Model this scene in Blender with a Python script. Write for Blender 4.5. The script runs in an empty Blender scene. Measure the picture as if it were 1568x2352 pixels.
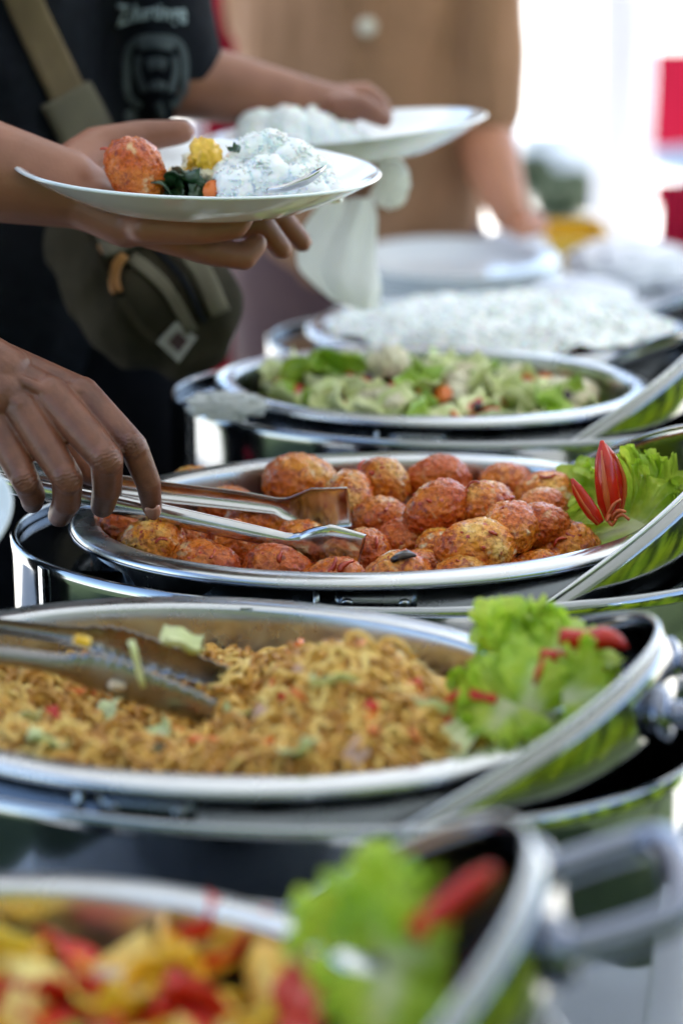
import bpy, bmesh, math, random
import numpy as np
from mathutils import Vector, Matrix, noise
from mathutils.bvhtree import BVHTree
R = random.Random(7)
NR = np.random.RandomState(7)
sc = bpy.context.scene
COL = sc.collection
PI = math.pi

# ---------------------------------------------------------------- camera
CAMZ, PITCH, FD = 1.488, 0.303, 5390.0
cam = bpy.data.cameras.new('camera'); camo = bpy.data.objects.new('camera', cam); COL.objects.link(camo)
camo.location = (0, 0, CAMZ); camo.rotation_euler = (PI/2 - PITCH, 0, 0)
cam.sensor_fit = 'HORIZONTAL'; cam.sensor_width = 24; cam.lens = 82.5
cam.clip_start = .05; cam.clip_end = 500
cam.dof.use_dof = True; cam.dof.focus_distance = 1.72; cam.dof.aperture_fstop = 2.8
sc.camera = camo

# ---------------------------------------------------------------- world, sun, exposure
SUN_EL, SUN_AZ = math.radians(50), math.radians(42)      # azimuth from +Y towards +X
w = bpy.data.worlds.new('World'); sc.world = w; w.use_nodes = True
nt = w.node_tree; bg = nt.nodes['Background']
sky = nt.nodes.new('ShaderNodeTexSky'); sky.sky_type = 'NISHITA'; sky.sun_disc = False
sky.sun_elevation = SUN_EL; sky.sun_rotation = SUN_AZ
sky.air_density = 1.0; sky.dust_density = .6
nt.links.new(sky.outputs[0], bg.inputs[0]); bg.inputs[1].default_value = .10
sl = bpy.data.lights.new('sun', 'SUN'); sl.energy = 5.0; sl.angle = math.radians(.6); sl.color = (1, .94, .84)
so = bpy.data.objects.new('sun', sl); COL.objects.link(so)
sdir = Vector((math.sin(SUN_AZ)*math.cos(SUN_EL), math.cos(SUN_AZ)*math.cos(SUN_EL), math.sin(SUN_EL)))
so.rotation_euler = sdir.to_track_quat('Z', 'Y').to_euler()
sc.view_settings.view_transform = 'Standard'; sc.view_settings.look = 'None'
sc.view_settings.exposure = 2.3; sc.view_settings.gamma = 1.0
try: sc.view_settings.use_curve_mapping = False
except Exception: pass
sc.render.engine = 'CYCLES'
sc.cycles.use_denoising = True
try: sc.cycles.denoiser = 'OPENIMAGEDENOISE'
except Exception: pass
sc.cycles.max_bounces = 8; sc.cycles.diffuse_bounces = 4; sc.cycles.glossy_bounces = 5
sc.cycles.transmission_bounces = 4; sc.cycles.caustics_reflective = False; sc.cycles.sample_clamp_indirect = 6

# ---------------------------------------------------------------- helpers
CP, SP = math.cos(PITCH), math.sin(PITCH)
def _dir(u, v):
    y = (1176 - v)/FD
    return (u - 784)/FD, CP + y*SP, -SP + y*CP
def at(u, v, Y):
    x, dy, dz = _dir(u, v); t = Y/dy
    return Vector((x*t, Y, CAMZ + dz*t))
def onz(u, v, z):
    x, dy, dz = _dir(u, v); t = (z - CAMZ)/dz
    return Vector((x*t, dy*t, z))

def tag(o, label=None, cat=None, group=None, kind=None):
    if label: o['label'] = label
    if cat: o['category'] = cat
    if group: o['group'] = group
    if kind: o['kind'] = kind
    return o
def thing(name, label, cat, loc=(0, 0, 0), rotz=0, group=None):
    o = bpy.data.objects.new(name, None); COL.objects.link(o); o.empty_display_size = .05
    o.location = loc; o.rotation_euler = (0, 0, rotz)
    return tag(o, label, cat, group)
def link(name, me, mat=None, parent=None):
    if mat is not None and not me.materials: me.materials.append(mat)
    o = bpy.data.objects.new(name, me); COL.objects.link(o)
    if parent is not None: o.parent = parent
    return o
def mk(name, v, f, mat=None, parent=None, smooth=True, loc=None, world=False):
    """verts in parent's space; world=True: verts in world space, parent has a plain location"""
    v = np.array([tuple(p) for p in v], float) if not isinstance(v, np.ndarray) else v
    if world:
        p = parent; off = np.zeros(3)
        while p is not None: off += np.array(p.location); p = p.parent
        v = v - off
    if loc is not None: v = v - np.array(loc)
    me = bpy.data.meshes.new(name); me.from_pydata(v.tolist(), [], [tuple(int(i) for i in q) for q in f])
    if smooth: me.polygons.foreach_set('use_smooth', [True]*len(me.polygons))
    me.update()
    o = link(name, me, mat, parent)
    if loc is not None: o.location = loc
    return o
def recalc(o):
    bm = bmesh.new(); bm.from_mesh(o.data); bmesh.ops.recalc_face_normals(bm, faces=bm.faces); bm.to_mesh(o.data); bm.free()
def solid(o, t, off=-1):
    m = o.modifiers.new('thickness', 'SOLIDIFY'); m.thickness = t; m.offset = off; return o
def dup(root, loc=None, rotz=None, label=None, scale=None):
    r = root.copy(); COL.objects.link(r)
    if loc is not None: r.location = loc
    if rotz is not None: r.rotation_euler[2] = rotz
    if scale is not None: r.scale = scale
    if label: r['label'] = label
    for ch in list(root.children):
        c = ch.copy(); COL.objects.link(c); c.parent = r
        for g in list(ch.children):
            d = g.copy(); COL.objects.link(d); d.parent = c
    return r
def box_data(x0, x1, y0, y1, z0, z1):
    v = [(x, y, z) for z in (z0, z1) for y in (y0, y1) for x in (x0, x1)]
    f = [(0, 2, 3, 1), (4, 5, 7, 6), (0, 1, 5, 4), (2, 6, 7, 3), (0, 4, 6, 2), (1, 3, 7, 5)]
    return v, f
def box(name, x0, x1, y0, y1, z0, z1, mat, parent=None, bevel=0, loc=None):
    v, f = box_data(x0, x1, y0, y1, z0, z1)
    o = mk(name, v, f, mat, parent, smooth=False, loc=loc)
    if bevel:
        m = o.modifiers.new('bevel', 'BEVEL'); m.width = bevel; m.segments = 2
    return o
def tube_data(pts, rad, n=8, closed=False, cap=True, flat=1.0):
    P = np.array([tuple(p) for p in pts], float); m = len(P)
    rad = np.array(rad, float) if hasattr(rad, '__len__') else np.full(m, rad)
    T = np.zeros_like(P)
    if closed: T = np.roll(P, -1, 0) - np.roll(P, 1, 0)
    else: T[1:-1] = P[2:] - P[:-2]; T[0] = P[1]-P[0]; T[-1] = P[-1]-P[-2]
    T /= np.linalg.norm(T, axis=1)[:, None] + 1e-12
    a = np.array((0, 0, 1.)) if abs(T[0][2]) < .9 else np.array((1., 0, 0))
    N = a - T[0]*a.dot(T[0]); N /= np.linalg.norm(N); V = []
    for i in range(m):
        N = N - T[i]*N.dot(T[i]); N /= np.linalg.norm(N) + 1e-12
        B = np.cross(T[i], N)
        for k in range(n):
            t = 2*PI*k/n; V.append(P[i] + rad[i]*(math.cos(t)*N*flat + math.sin(t)*B))
    F = []
    for i in range(m if closed else m-1):
        j = (i+1) % m
        for k in range(n):
            k2 = (k+1) % n; F.append((i*n+k, i*n+k2, j*n+k2, j*n+k))
    if cap and not closed:
        F.append(tuple(range(n))[::-1]); F.append(tuple((m-1)*n+k for k in range(n)))
    return V, F
def tube(name, pts, rad, mat, parent=None, n=8, closed=False, world=False, flat=1.0):
    v, f = tube_data(pts, rad, n, closed, flat=flat)
    return mk(name, v, f, mat, parent, world=world)
def cat_rom(pts, k=8):
    P = [Vector(p) for p in pts]; P = [P[0]*2-P[1]] + P + [P[-1]*2-P[-2]]; out = []
    for i in range(1, len(P)-2):
        for j in range(k):
            t = j/k; a, b, c, d = P[i-1], P[i], P[i+1], P[i+2]
            out.append(.5*((2*b)+(c-a)*t+(2*a-5*b+4*c-d)*t*t+(3*b-a-3*c+d)*t*t*t))
    out.append(P[-2]); return out
def lathe(name, prof, mat, parent=None, n=96, sx=1, sy=1, loc=None):
    v, f = [], []
    for (r, z) in prof:
        for k in range(n):
            t = 2*PI*k/n; v.append((r*math.cos(t)*sx, r*math.sin(t)*sy, z))
    for i in range(len(prof)-1):
        for k in range(n):
            k2 = (k+1) % n; f.append((i*n+k, i*n+k2, (i+1)*n+k2, (i+1)*n+k))
    if prof[-1][0] < 1e-3 or True:
        c = len(v); v.append((0, 0, prof[-1][1]))
        for k in range(n): f.append(((len(prof)-1)*n+k, (len(prof)-1)*n+(k+1) % n, c))
    return mk(name, v, f, mat, parent, loc=loc)
def ell_ring(a, b, prof, n=128, fill=False, c=(0, 0)):
    """prof = [(inset, z)...] swept round an ellipse"""
    v, f = [], []
    for (d, z) in prof:
        for k in range(n):
            t = 2*PI*k/n; v.append((c[0]+(a-d)*math.cos(t), c[1]+(b-d)*math.sin(t), z))
    for i in range(len(prof)-1):
        for k in range(n):
            k2 = (k+1) % n; f.append((i*n+k, (i+1)*n+k, (i+1)*n+k2, i*n+k2))
    if fill: f.append(tuple((len(prof)-1)*n+k for k in range(n))[::-1])
    return v, f

# ---------------------------------------------------------------- materials
def newmat(name):
    m = bpy.data.materials.new(name); m.use_nodes = True
    return m, m.node_tree, m.node_tree.nodes['Principled BSDF']
def N(nt, typ, **kw):
    n = nt.nodes.new(typ)
    for k, v in kw.items():
        if k in n.inputs.keys() and not hasattr(n, k): n.inputs[k].default_value = v
        else:
            try: setattr(n, k, v)
            except Exception: n.inputs[k].default_value = v
    return n
def noise_n(nt, scale, detail=4, coord='Object', rough=.55, rnd=True, dist=0):
    tc = nt.nodes.new('ShaderNodeTexCoord'); n = nt.nodes.new('ShaderNodeTexNoise')
    n.inputs['Scale'].default_value = scale; n.inputs['Detail'].default_value = detail; n.inputs['Roughness'].default_value = rough
    n.inputs['Distortion'].default_value = dist
    if rnd:
        oi = nt.nodes.new('ShaderNodeObjectInfo'); ad = nt.nodes.new('ShaderNodeVectorMath'); ad.operation = 'ADD'
        mu = nt.nodes.new('ShaderNodeMath'); mu.operation = 'MULTIPLY'; mu.inputs[1].default_value = 37.0
        nt.links.new(oi.outputs['Random'], mu.inputs[0])
        nt.links.new(tc.outputs[coord], ad.inputs[0]); nt.links.new(mu.outputs[0], ad.inputs[1]); nt.links.new(ad.outputs[0], n.inputs['Vector'])
    else: nt.links.new(tc.outputs[coord], n.inputs['Vector'])
    return n
def ramp(nt, src, stops):
    r = nt.nodes.new('ShaderNodeValToRGB'); e = r.color_ramp.elements
    while len(e) < len(stops): e.new(.5)
    for i, (p, c) in enumerate(stops):
        e[i].position = p; e[i].color = (c[0], c[1], c[2], 1) if hasattr(c, '__len__') else (c, c, c, 1)
    nt.links.new(src, r.inputs[0]); return r
def bump(nt, src, strength, dist, bs):
    b = nt.nodes.new('ShaderNodeBump'); b.inputs['Strength'].default_value = strength; b.inputs['Distance'].default_value = dist
    nt.links.new(src, b.inputs['Height']); nt.links.new(b.outputs[0], bs.inputs['Normal']); return b
def mat(name, c1, c2=None, scale=20, rough=.5, metal=0, bmp=0, bscale=None, bdist=.002, sss=0, coat=0, spec=.5, stops=(.35, .65), detail=4, trans=0, coord='Object'):
    m, nt, bs = newmat(name)
    bs.inputs['Base Color'].default_value = (*c1, 1); bs.inputs['Roughness'].default_value = rough; bs.inputs['Metallic'].default_value = metal
    bs.inputs['Specular IOR Level'].default_value = spec
    if c2 is None: c2 = tuple(x*.82 for x in c1)
    n = noise_n(nt, scale, detail, coord); r = ramp(nt, n.outputs[0], [(stops[0], c1), (stops[1], c2)])
    nt.links.new(r.outputs[0], bs.inputs['Base Color'])
    if bmp:
        n2 = noise_n(nt, bscale or scale*3, 5, coord); bump(nt, n2.outputs[0], bmp, bdist, bs)
    if sss:
        bs.inputs['Subsurface Weight'].default_value = sss; bs.inputs['Subsurface Radius'].default_value = (.6, .25, .12); bs.inputs['Subsurface Scale'].default_value = .006
    if coat: bs.inputs['Coat Weight'].default_value = coat; bs.inputs['Coat Roughness'].default_value = .12
    if trans:
        t = nt.nodes.new('ShaderNodeBsdfTranslucent'); nt.links.new(r.outputs[0], t.inputs[0])
        mx = nt.nodes.new('ShaderNodeMixShader'); mx.inputs[0].default_value = trans
        out = nt.nodes['Material Output']
        nt.links.new(bs.outputs[0], mx.inputs[1]); nt.links.new(t.outputs[0], mx.inputs[2]); nt.links.new(mx.outputs[0], out.inputs[0])
    return m
def steel(name, col, r0, r1, scale=9, stretch=(1, 1, 1), bmp=.05):
    m, nt, bs = newmat(name); bs.inputs['Metallic'].default_value = 1
    tc = nt.nodes.new('ShaderNodeTexCoord'); mp = nt.nodes.new('ShaderNodeMapping'); mp.inputs['Scale'].default_value = stretch
    nt.links.new(tc.outputs['Object'], mp.inputs[0])
    n = nt.nodes.new('ShaderNodeTexNoise'); n.inputs['Scale'].default_value = scale; n.inputs['Detail'].default_value = 7; n.inputs['Roughness'].default_value = .65
    nt.links.new(mp.outputs[0], n.inputs['Vector'])
    r = ramp(nt, n.outputs[0], [(.3, r0), (.72, r1)]); nt.links.new(r.outputs[0], bs.inputs['Roughness'])
    c = ramp(nt, n.outputs[0], [(.25, tuple(x*.86 for x in col)), (.7, col)]); nt.links.new(c.outputs[0], bs.inputs['Base Color'])
    n2 = nt.nodes.new('ShaderNodeTexNoise'); n2.inputs['Scale'].default_value = 420; n2.inputs['Detail'].default_value = 3
    mp2 = nt.nodes.new('ShaderNodeMapping'); mp2.inputs['Scale'].default_value = (1, .06, 1)
    nt.links.new(tc.outputs['Object'], mp2.inputs[0]); nt.links.new(mp2.outputs[0], n2.inputs['Vector'])
    n3 = nt.nodes.new('ShaderNodeTexNoise'); n3.inputs['Scale'].default_value = 14; n3.inputs['Detail'].default_value = 2
    nt.links.new(tc.outputs['Object'], n3.inputs['Vector'])
    ad = nt.nodes.new('ShaderNodeMath'); ad.operation = 'MULTIPLY_ADD'; ad.inputs[1].default_value = .02
    nt.links.new(n2.outputs[0], ad.inputs[0]); nt.links.new(n3.outputs[0], ad.inputs[2])
    bump(nt, ad.outputs[0], bmp, .004, bs)
    return m
M = {}
M['steel'] = steel('brushed steel rim', (.58, .60, .62), .12, .42)
M['mirror'] = steel('polished steel wall', (.36, .38, .40), .04, .16, scale=14, bmp=.10)
M['dark_steel'] = steel('dull steel frame', (.17, .185, .20), .12, .34, scale=22)
M['lid_steel'] = steel('lid steel', (.33, .34, .34), .06, .20, scale=12, bmp=.06)
M['chrome'] = steel('chrome', (.20, .22, .28), .05, .16, bmp=.02)
M['tongs'] = steel('tongs steel', (.62, .62, .63), .08, .26, scale=40, bmp=.05)
M['serrated'] = steel('dull tong steel', (.30, .285, .28), .20, .38, scale=40, bmp=.06)
M['skin'] = mat('brown skin', (.20, .072, .038), (.12, .042, .024), 45, .46, bmp=.35, bscale=420, bdist=.0008, sss=.12)
M['skin_dark'] = mat('dark brown skin', (.27, .108, .060), (.19, .072, .040), 16, .5, bmp=.25, bscale=300, bdist=.001, sss=.1)
M['skin_far'] = mat('warm brown skin', (.40, .165, .085), (.32, .125, .062), 14, .5, bmp=.2, bscale=200, bdist=.001, sss=.1)
M['nail'] = mat('fingernail', (.46, .22, .16), (.42, .19, .14), 60, .22)
M['black'] = mat('black cotton', (.005, .006, .010), (.008, .010, .015), 60, .9, spec=.15, bmp=.5, bscale=30, bdist=.01)
M['trouser'] = mat('black trousers', (.003, .0035, .006), (.005, .0055, .008), 60, .9, spec=.1, bmp=.4, bscale=25, bdist=.01)
M['brown'] = mat('brown polo cloth', (.27, .138, .070), (.245, .124, .062), 9, .85, bmp=.5, bscale=11, bdist=.03)
M['maroon'] = mat('maroon brown trousers', (.085, .045, .045), (.06, .03, .035), 10, .9, bmp=.4, bscale=14, bdist=.02)
M['strap'] = mat('olive tan webbing', (.135, .095, .045), (.11, .075, .036), 50, .85, bmp=.3, bscale=300)
M['olive'] = mat('dark olive canvas', (.022, .019, .012), (.040, .033, .020), 12, .9, spec=.15, bmp=.4, bscale=60, bdist=.004)
M['olive_light'] = mat('faded olive canvas', (.115, .10, .065), (.085, .075, .05), 14, .9, bmp=.3, bscale=60, bdist=.003)
M['gold'] = mat('brass', (.26, .12, .03), (.2, .09, .025), 40, .4, metal=.6)
M['print'] = mat('pale print', (.34, .42, .46), (.24, .31, .34), 40, .8)
M['print2'] = mat('faded grey print', (.075, .095, .105), (.045, .06, .07), 40, .85)
M['white_label'] = mat('white label', (.42, .40, .38), (.34, .32, .31), 30, .7)
M['button'] = mat('pearl button', (.62, .58, .48), (.55, .5, .4), 30, .3)
M['china'] = mat('white glazed china', (.74, .78, .80), (.70, .75, .78), 6, .12, coat=.6)
M['paper'] = mat('white paper napkin', (.90, .91, .89), (.85, .86, .84), 18, .85, bmp=.3, bscale=30, bdist=.006, trans=.45)
M['rice'] = mat('cooked white rice', (.88, .89, .86), (.86, .87, .84), 90, .55, spec=.3, sss=.6)
M['egg'] = None
M['cloth'] = None
M['lettuce'] = None
M['chilli'] = mat('red chilli skin', (.60, .022, .005), (.44, .012, .004), 40, .22, coat=.3, spec=.35)
M['chilli_in'] = mat('orange chilli flesh', (.62, .13, .02), (.5, .08, .015), 60, .4, coat=.3)
M['chilli_flake'] = mat('sambal chilli flake', (.52, .05, .008), (.36, .022, .005), 200, .2, coat=.4)
M['carrot'] = mat('cooked carrot', (.80, .20, .02), (.66, .13, .015), 90, .35, coat=.3)
M['tomato'] = mat('tomato piece', (.70, .025, .006), (.50, .012, .004), 60, .3, coat=.15)
M['cabbage'] = mat('pale cabbage', (.82, .84, .50), (.66, .74, .28), 45, .38, coat=.3, trans=.15)
M['green_leaf'] = mat('cooked green leaf', (.42, .60, .06), (.26, .46, .04), 45, .35, coat=.3, trans=.15)
M['dark_leaf'] = mat('dark cooked greens', (.016, .055, .016), (.01, .035, .01), 80, .3, coat=.5)
M['cauli'] = mat('white cauliflower', (.78, .74, .56), (.70, .62, .40), 60, .5, bmp=.6, bscale=200, bdist=.003)
M['aubergine'] = mat('aubergine skin', (.03, .012, .03), (.05, .02, .04), 60, .25, coat=.4)
M['corn'] = mat('yellow pepper chunk', (.92, .62, .04), (.82, .44, .02), 30, .35, coat=.4)
M['tofu'] = mat('golden fried tofu', (.90, .68, .20), (.84, .48, .06), 30, .45, bmp=.3, bscale=150)
M['onion'] = mat('pale onion', (.64, .56, .42), (.55, .40, .26), 40, .35, coat=.3)
M['sauce'] = mat('oily sambal sauce', (.30, .045, .010), (.22, .03, .008), 60, .18, bmp=.6, bscale=150, bdist=.004, coat=.5)
M['chicken'] = mat('chicken piece', (.55, .36, .27), (.48, .28, .2), 70, .45, bmp=.4, bscale=200)
M['soy'] = mat('brown soy base', (.10, .045, .012), (.06, .025, .008), 100, .4, bmp=.6, bscale=300, bdist=.003)
M['ground'] = mat('pale concrete paving', (.58, .57, .54), (.48, .47, .45), 1.2, .8, bmp=.2, bscale=20, coord='Object')
M['added_lawn'] = mat('short dark grass', (.030, .055, .016), (.018, .035, .010), 6, .9, bmp=.6, bscale=80, bdist=.02)
M['wall'] = mat('whitewashed wall', (.80, .79, .75), (.74, .73, .69), 1.5, .8, bmp=.2, bscale=30)
M['white_fabric'] = mat('white tent fabric', (.66, .66, .74), (.60, .60, .69), 3, .75, bmp=.4, bscale=5, bdist=.02, trans=.03)
M['canopy'] = mat('white canopy cloth', (.66, .69, .73), (.62, .65, .69), 2, .8, trans=.17)
M['crimson'] = mat('crimson cloth', (.34, .004, .030), (.28, .003, .024), 4, .85, bmp=.4, bscale=6, bdist=.02, spec=.2)
M['pink'] = mat('pink white cloth', (.66, .48, .52), (.6, .4, .45), 6, .8)
M['yellow'] = mat('yellow plastic', (.75, .50, .03), (.68, .44, .03), 6, .4)
M['shrub'] = mat('shrub leaves', (.055, .085, .045), (.035, .06, .03), 8, .55, trans=.2)
M['hedge'] = mat('hedge leaves', (.012, .028, .012), (.022, .045, .014), 5, .6)
M['blade'] = mat('lit long leaves', (.42, .52, .02), (.20, .36, .02), 1.3, .45, trans=.3)
M['grey_plastic'] = mat('grey plastic', (.10, .10, .11), (.08, .08, .09), 6, .45)
M['pale_blue'] = mat('pale blue shade tone', (.70, .76, .84), (.66, .72, .80), 5, .5)
M['bark'] = mat('bark', (.12, .09, .06), (.08, .06, .04), 12, .9, bmp=.5)
M['hair'] = mat('black hair', (.012, .010, .010), (.02, .017, .015), 90, .5)
M['sole'] = mat('dark shoe', (.03, .028, .026), (.04, .036, .034), 20, .6)

def egg_material():
    m, nt, bs = newmat('spiced fried egg')
    big = noise_n(nt, 26, 3); fine = noise_n(nt, 260, 6, rough=.7); spot = noise_n(nt, 120, 4, dist=.5); spot2 = noise_n(nt, 70, 5, dist=.4)
    base = ramp(nt, big.outputs[0], [(.33, (.92, .55, .13)), (.44, (.88, .32, .022)), (.60, (.70, .15, .008))])
    fr = ramp(nt, fine.outputs[0], [(.38, (.50, .22, .08)), (.50, (1, 1, 1))])
    mx = N(nt, 'ShaderNodeMixRGB'); mx.blend_type = 'MULTIPLY'; mx.inputs[0].default_value = .72
    nt.links.new(base.outputs[0], mx.inputs[1]); nt.links.new(fr.outputs[0], mx.inputs[2])
    sp = ramp(nt, spot.outputs[0], [(.56, 0), (.66, .9)])
    mx2 = N(nt, 'ShaderNodeMixRGB'); nt.links.new(sp.outputs[0], mx2.inputs[0]); nt.links.new(mx.outputs[0], mx2.inputs[1]); mx2.inputs[2].default_value = (.33, .040, .008, 1)
    sp2 = ramp(nt, spot2.outputs[0], [(.60, 0), (.69, .85)])
    mx3 = N(nt, 'ShaderNodeMixRGB'); nt.links.new(sp2.outputs[0], mx3.inputs[0]); nt.links.new(mx2.outputs[0], mx3.inputs[1]); mx3.inputs[2].default_value = (.95, .80, .48, 1)
    oi = nt.nodes.new('ShaderNodeObjectInfo'); rv = ramp(nt, oi.outputs['Random'], [(.25, (1, 1, 1)), (.95, (.80, .56, .42))])
    mx4 = N(nt, 'ShaderNodeMixRGB'); mx4.blend_type = 'MULTIPLY'; mx4.inputs[0].default_value = 1; nt.links.new(mx3.outputs[0], mx4.inputs[1]); nt.links.new(rv.outputs[0], mx4.inputs[2])
    nt.links.new(mx4.outputs[0], bs.inputs['Base Color'])
    rr = ramp(nt, fine.outputs[0], [(.35, .20), (.65, .34)]); nt.links.new(rr.outputs[0], bs.inputs['Roughness'])
    bs.inputs['Coat Weight'].default_value = .5; bs.inputs['Coat Roughness'].default_value = .07; bs.inputs['Specular IOR Level'].default_value = .25
    bs.inputs['Subsurface Weight'].default_value = .1; bs.inputs['Subsurface Radius'].default_value = (.6, .3, .1); bs.inputs['Subsurface Scale'].default_value = .005
    vor = N(nt, 'ShaderNodeTexVoronoi'); vor.inputs['Scale'].default_value = 230
    tc = nt.nodes.new('ShaderNodeTexCoord'); nt.links.new(tc.outputs['Object'], vor.inputs['Vector'])
    ad = N(nt, 'ShaderNodeMath'); ad.operation = 'ADD'; nt.links.new(fine.outputs[0], ad.inputs[0]); nt.links.new(vor.outputs[0], ad.inputs[1])
    bump(nt, ad.outputs[0], 1.0, .0024, bs)
    return m
M['egg'] = egg_material()
def lettuce_material():
    m, nt, bs = newmat('frilly lettuce')
    va = nt.nodes.new('ShaderNodeVertexColor'); va.layer_name = 'rib'
    n = noise_n(nt, 60, 5)
    g = ramp(nt, n.outputs[0], [(.35, (.34, .56, .025)), (.65, (.64, .80, .10))])
    mx = N(nt, 'ShaderNodeMixRGB'); nt.links.new(va.outputs[0], mx.inputs[0]); nt.links.new(g.outputs[0], mx.inputs[1]); mx.inputs[2].default_value = (.80, .86, .52, 1)
    nt.links.new(mx.outputs[0], bs.inputs['Base Color']); bs.inputs['Roughness'].default_value = .34
    n2 = noise_n(nt, 180, 3); bump(nt, n2.outputs[0], .5, .0015, bs)
    t = nt.nodes.new('ShaderNodeBsdfTranslucent'); nt.links.new(mx.outputs[0], t.inputs[0])
    ms = nt.nodes.new('ShaderNodeMixShader'); ms.inputs[0].default_value = .5
    nt.links.new(bs.outputs[0], ms.inputs[1]); nt.links.new(t.outputs[0], ms.inputs[2]); nt.links.new(ms.outputs[0], nt.nodes['Material Output'].inputs[0])
    return m
M['lettuce'] = lettuce_material()
def attr_material(name, rough, coat=0, sss=0):
    m, nt, bs = newmat(name); va = nt.nodes.new('ShaderNodeVertexColor'); va.layer_name = 'tint'
    nt.links.new(va.outputs[0], bs.inputs['Base Color']); bs.inputs['Roughness'].default_value = rough
    bs.inputs['Coat Weight'].default_value = coat; bs.inputs['Specular IOR Level'].default_value = .3
    return m
M['noodle'] = attr_material('soy fried noodle', .32, .25)
def cloth_material():
    m, nt, bs = newmat('white woven tablecloth'); bs.inputs['Roughness'].default_value = .8
    tc = nt.nodes.new('ShaderNodeTexCoord'); wv = []
    for d in ('X', 'Y'):
        wn = nt.nodes.new('ShaderNodeTexWave'); wn.wave_type = 'BANDS'; wn.bands_direction = d; wn.inputs['Scale'].default_value = 160; nt.links.new(tc.outputs['Object'], wn.inputs['Vector']); wv.append(wn)
    mu = N(nt, 'ShaderNodeMath'); mu.operation = 'MULTIPLY'; nt.links.new(wv[0].outputs['Fac'], mu.inputs[0]); nt.links.new(wv[1].outputs['Fac'], mu.inputs[1])
    r = ramp(nt, mu.outputs[0], [(0, (.66, .68, .74)), (1, (.80, .81, .84))]); nt.links.new(r.outputs[0], bs.inputs['Base Color'])
    bump(nt, mu.outputs[0], .3, .0008, bs); return m
M['cloth'] = cloth_material()

# ================================================================ SETTING
TZ, RZ, TZ2 = .70, .95, .80            # table top, chafing dish rim
def grid(x0, x1, y0, y1, nx, ny, fz):
    v = [(x0+(x1-x0)*i/nx, y0+(y1-y0)*j/ny, 0) for j in range(ny+1) for i in range(nx+1)]
    v = [(x, y, fz(x, y)) for x, y, _ in v]
    f = [(j*(nx+1)+i, j*(nx+1)+i+1, (j+1)*(nx+1)+i+1, (j+1)*(nx+1)+i) for j in range(ny) for i in range(nx)]
    return v, f
v, f = grid(-150, 150, -60, 240, 30, 30, lambda x, y: 0)
tag(mk('ground', v, f, M['ground'], smooth=False), kind='structure')
v, f = grid(-12, 14, -12, 1.9, 26, 14, lambda x, y: .004)
tag(mk('added_lawn', v, f, M['added_lawn'], smooth=False), kind='structure')  # unseen dark grass, added to darken what the steel walls reflect

# canopy tent
ct = thing('canopy_tent', 'white cloth canopy tent shading the buffet table', 'tent', (0.25, 1.7, 0))
def canz(x, y): return 2.55 + .5*(1-max(abs(x-.775)/2.125, abs(y)/3.3))
v, f = grid(-1.35, 2.9, -3.3, 3.3, 40, 40, canz)
mk('roof', v, f, M['canopy'], ct)
for sx, sy in ((-1, -1), (1, -1), (-1, 1), (1, 1)):
    tube('pole', [(2.86 if sx > 0 else -1.31, sy*3.25, 0), (2.86 if sx > 0 else -1.31, sy*3.25, 2.56)], .02, M['steel'], ct, n=12)
def wavy_panel(name, w, h, matn, parent=None, loc=(0, 0, 0), amp=.03, k=14, seed=0, rotz=0, world_label=None):
    nx, nz = 40, 14; v = []
    for j in range(nz+1):
        for i in range(nx+1):
            x = w*(i/nx-.5); z = h*j/nz
            v.append((x, amp*math.sin(k*x/w+seed+.4*math.sin(3*z))*(1-.5*j/nz), z))
    f = [(j*(nx+1)+i, j*(nx+1)+i+1, (j+1)*(nx+1)+i+1, (j+1)*(nx+1)+i) for j in range(nz) for i in range(nx)]
    o = mk(name, v, f, M[matn], parent); o.location = loc; o.rotation_euler[2] = rotz; solid(o, .003, 0); return o
# white fabric wrapped pole
pt = thing('wrapped_pole', 'tall tent pole wrapped in loose white fabric on the right', 'pole', (at(1428, 300, 4.8).x, 4.8, 0))
tube('pole', [(0, 0, 0), (0, 0, 2.62)], .022, M['steel'], pt, n=12)
pv, pf = [], []
for j in range(30):
    z = .02+j*.086; 
    for k in range(40):
        t = 2*PI*k/40; r = .048+.009*math.sin(5*t+z*2)+.005*math.sin(11*t-z*5); pv.append((r*math.cos(t), r*math.sin(t), z))
for j in range(29):
    for k in range(40): pf.append((j*40+k, j*40+(k+1) % 40, (j+1)*40+(k+1) % 40, (j+1)*40+k))
mk('fabric_wrap', pv, pf, M['white_fabric'], pt)
# crimson banners
def banner(name, label, u0, u1, v0, v1, Y, m, group=None, cat='banner'):
    a, b = at(u0, v1, Y), at(u1, v0, Y)
    zb = a.z
    o = wavy_panel(name, b.x-a.x, b.z-zb, m, None, ((a.x+b.x)/2, Y, zb), amp=.02, seed=u0)
    return tag(o, label, cat, group)
def framed_banner(label, u0, u1, v0, v1, Y, m):
    a, b = at(u0, v1, Y), at(u1, v0, Y); t = thing('banner_stand', label, 'banner', ((a.x+b.x)/2, Y, 0)); w_ = b.x-a.x
    wavy_panel('cloth', w_, b.z-a.z, m, t, (0, 0, a.z), amp=.015, seed=u0)
    for s in (-1, 1): tube('pole', [(s*(w_/2+.015), .02, 0), (s*(w_/2+.015), .02, b.z+.03)], .012, M['white_fabric'], t, n=8)
    return t
framed_banner('crimson banner on white stand behind the wrapped pole at the right edge', 1486, 1760, 112, 337, 6.2, 'crimson')
framed_banner('low crimson cloth strip on a white stand beneath the large crimson banner', 1494, 1700, 418, 470, 5.6, 'crimson')
framed_banner('tall crimson banner hanging between the black shirt and the brown shirt', 478, 552, -260, 900, 3.75, 'crimson')
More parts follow.
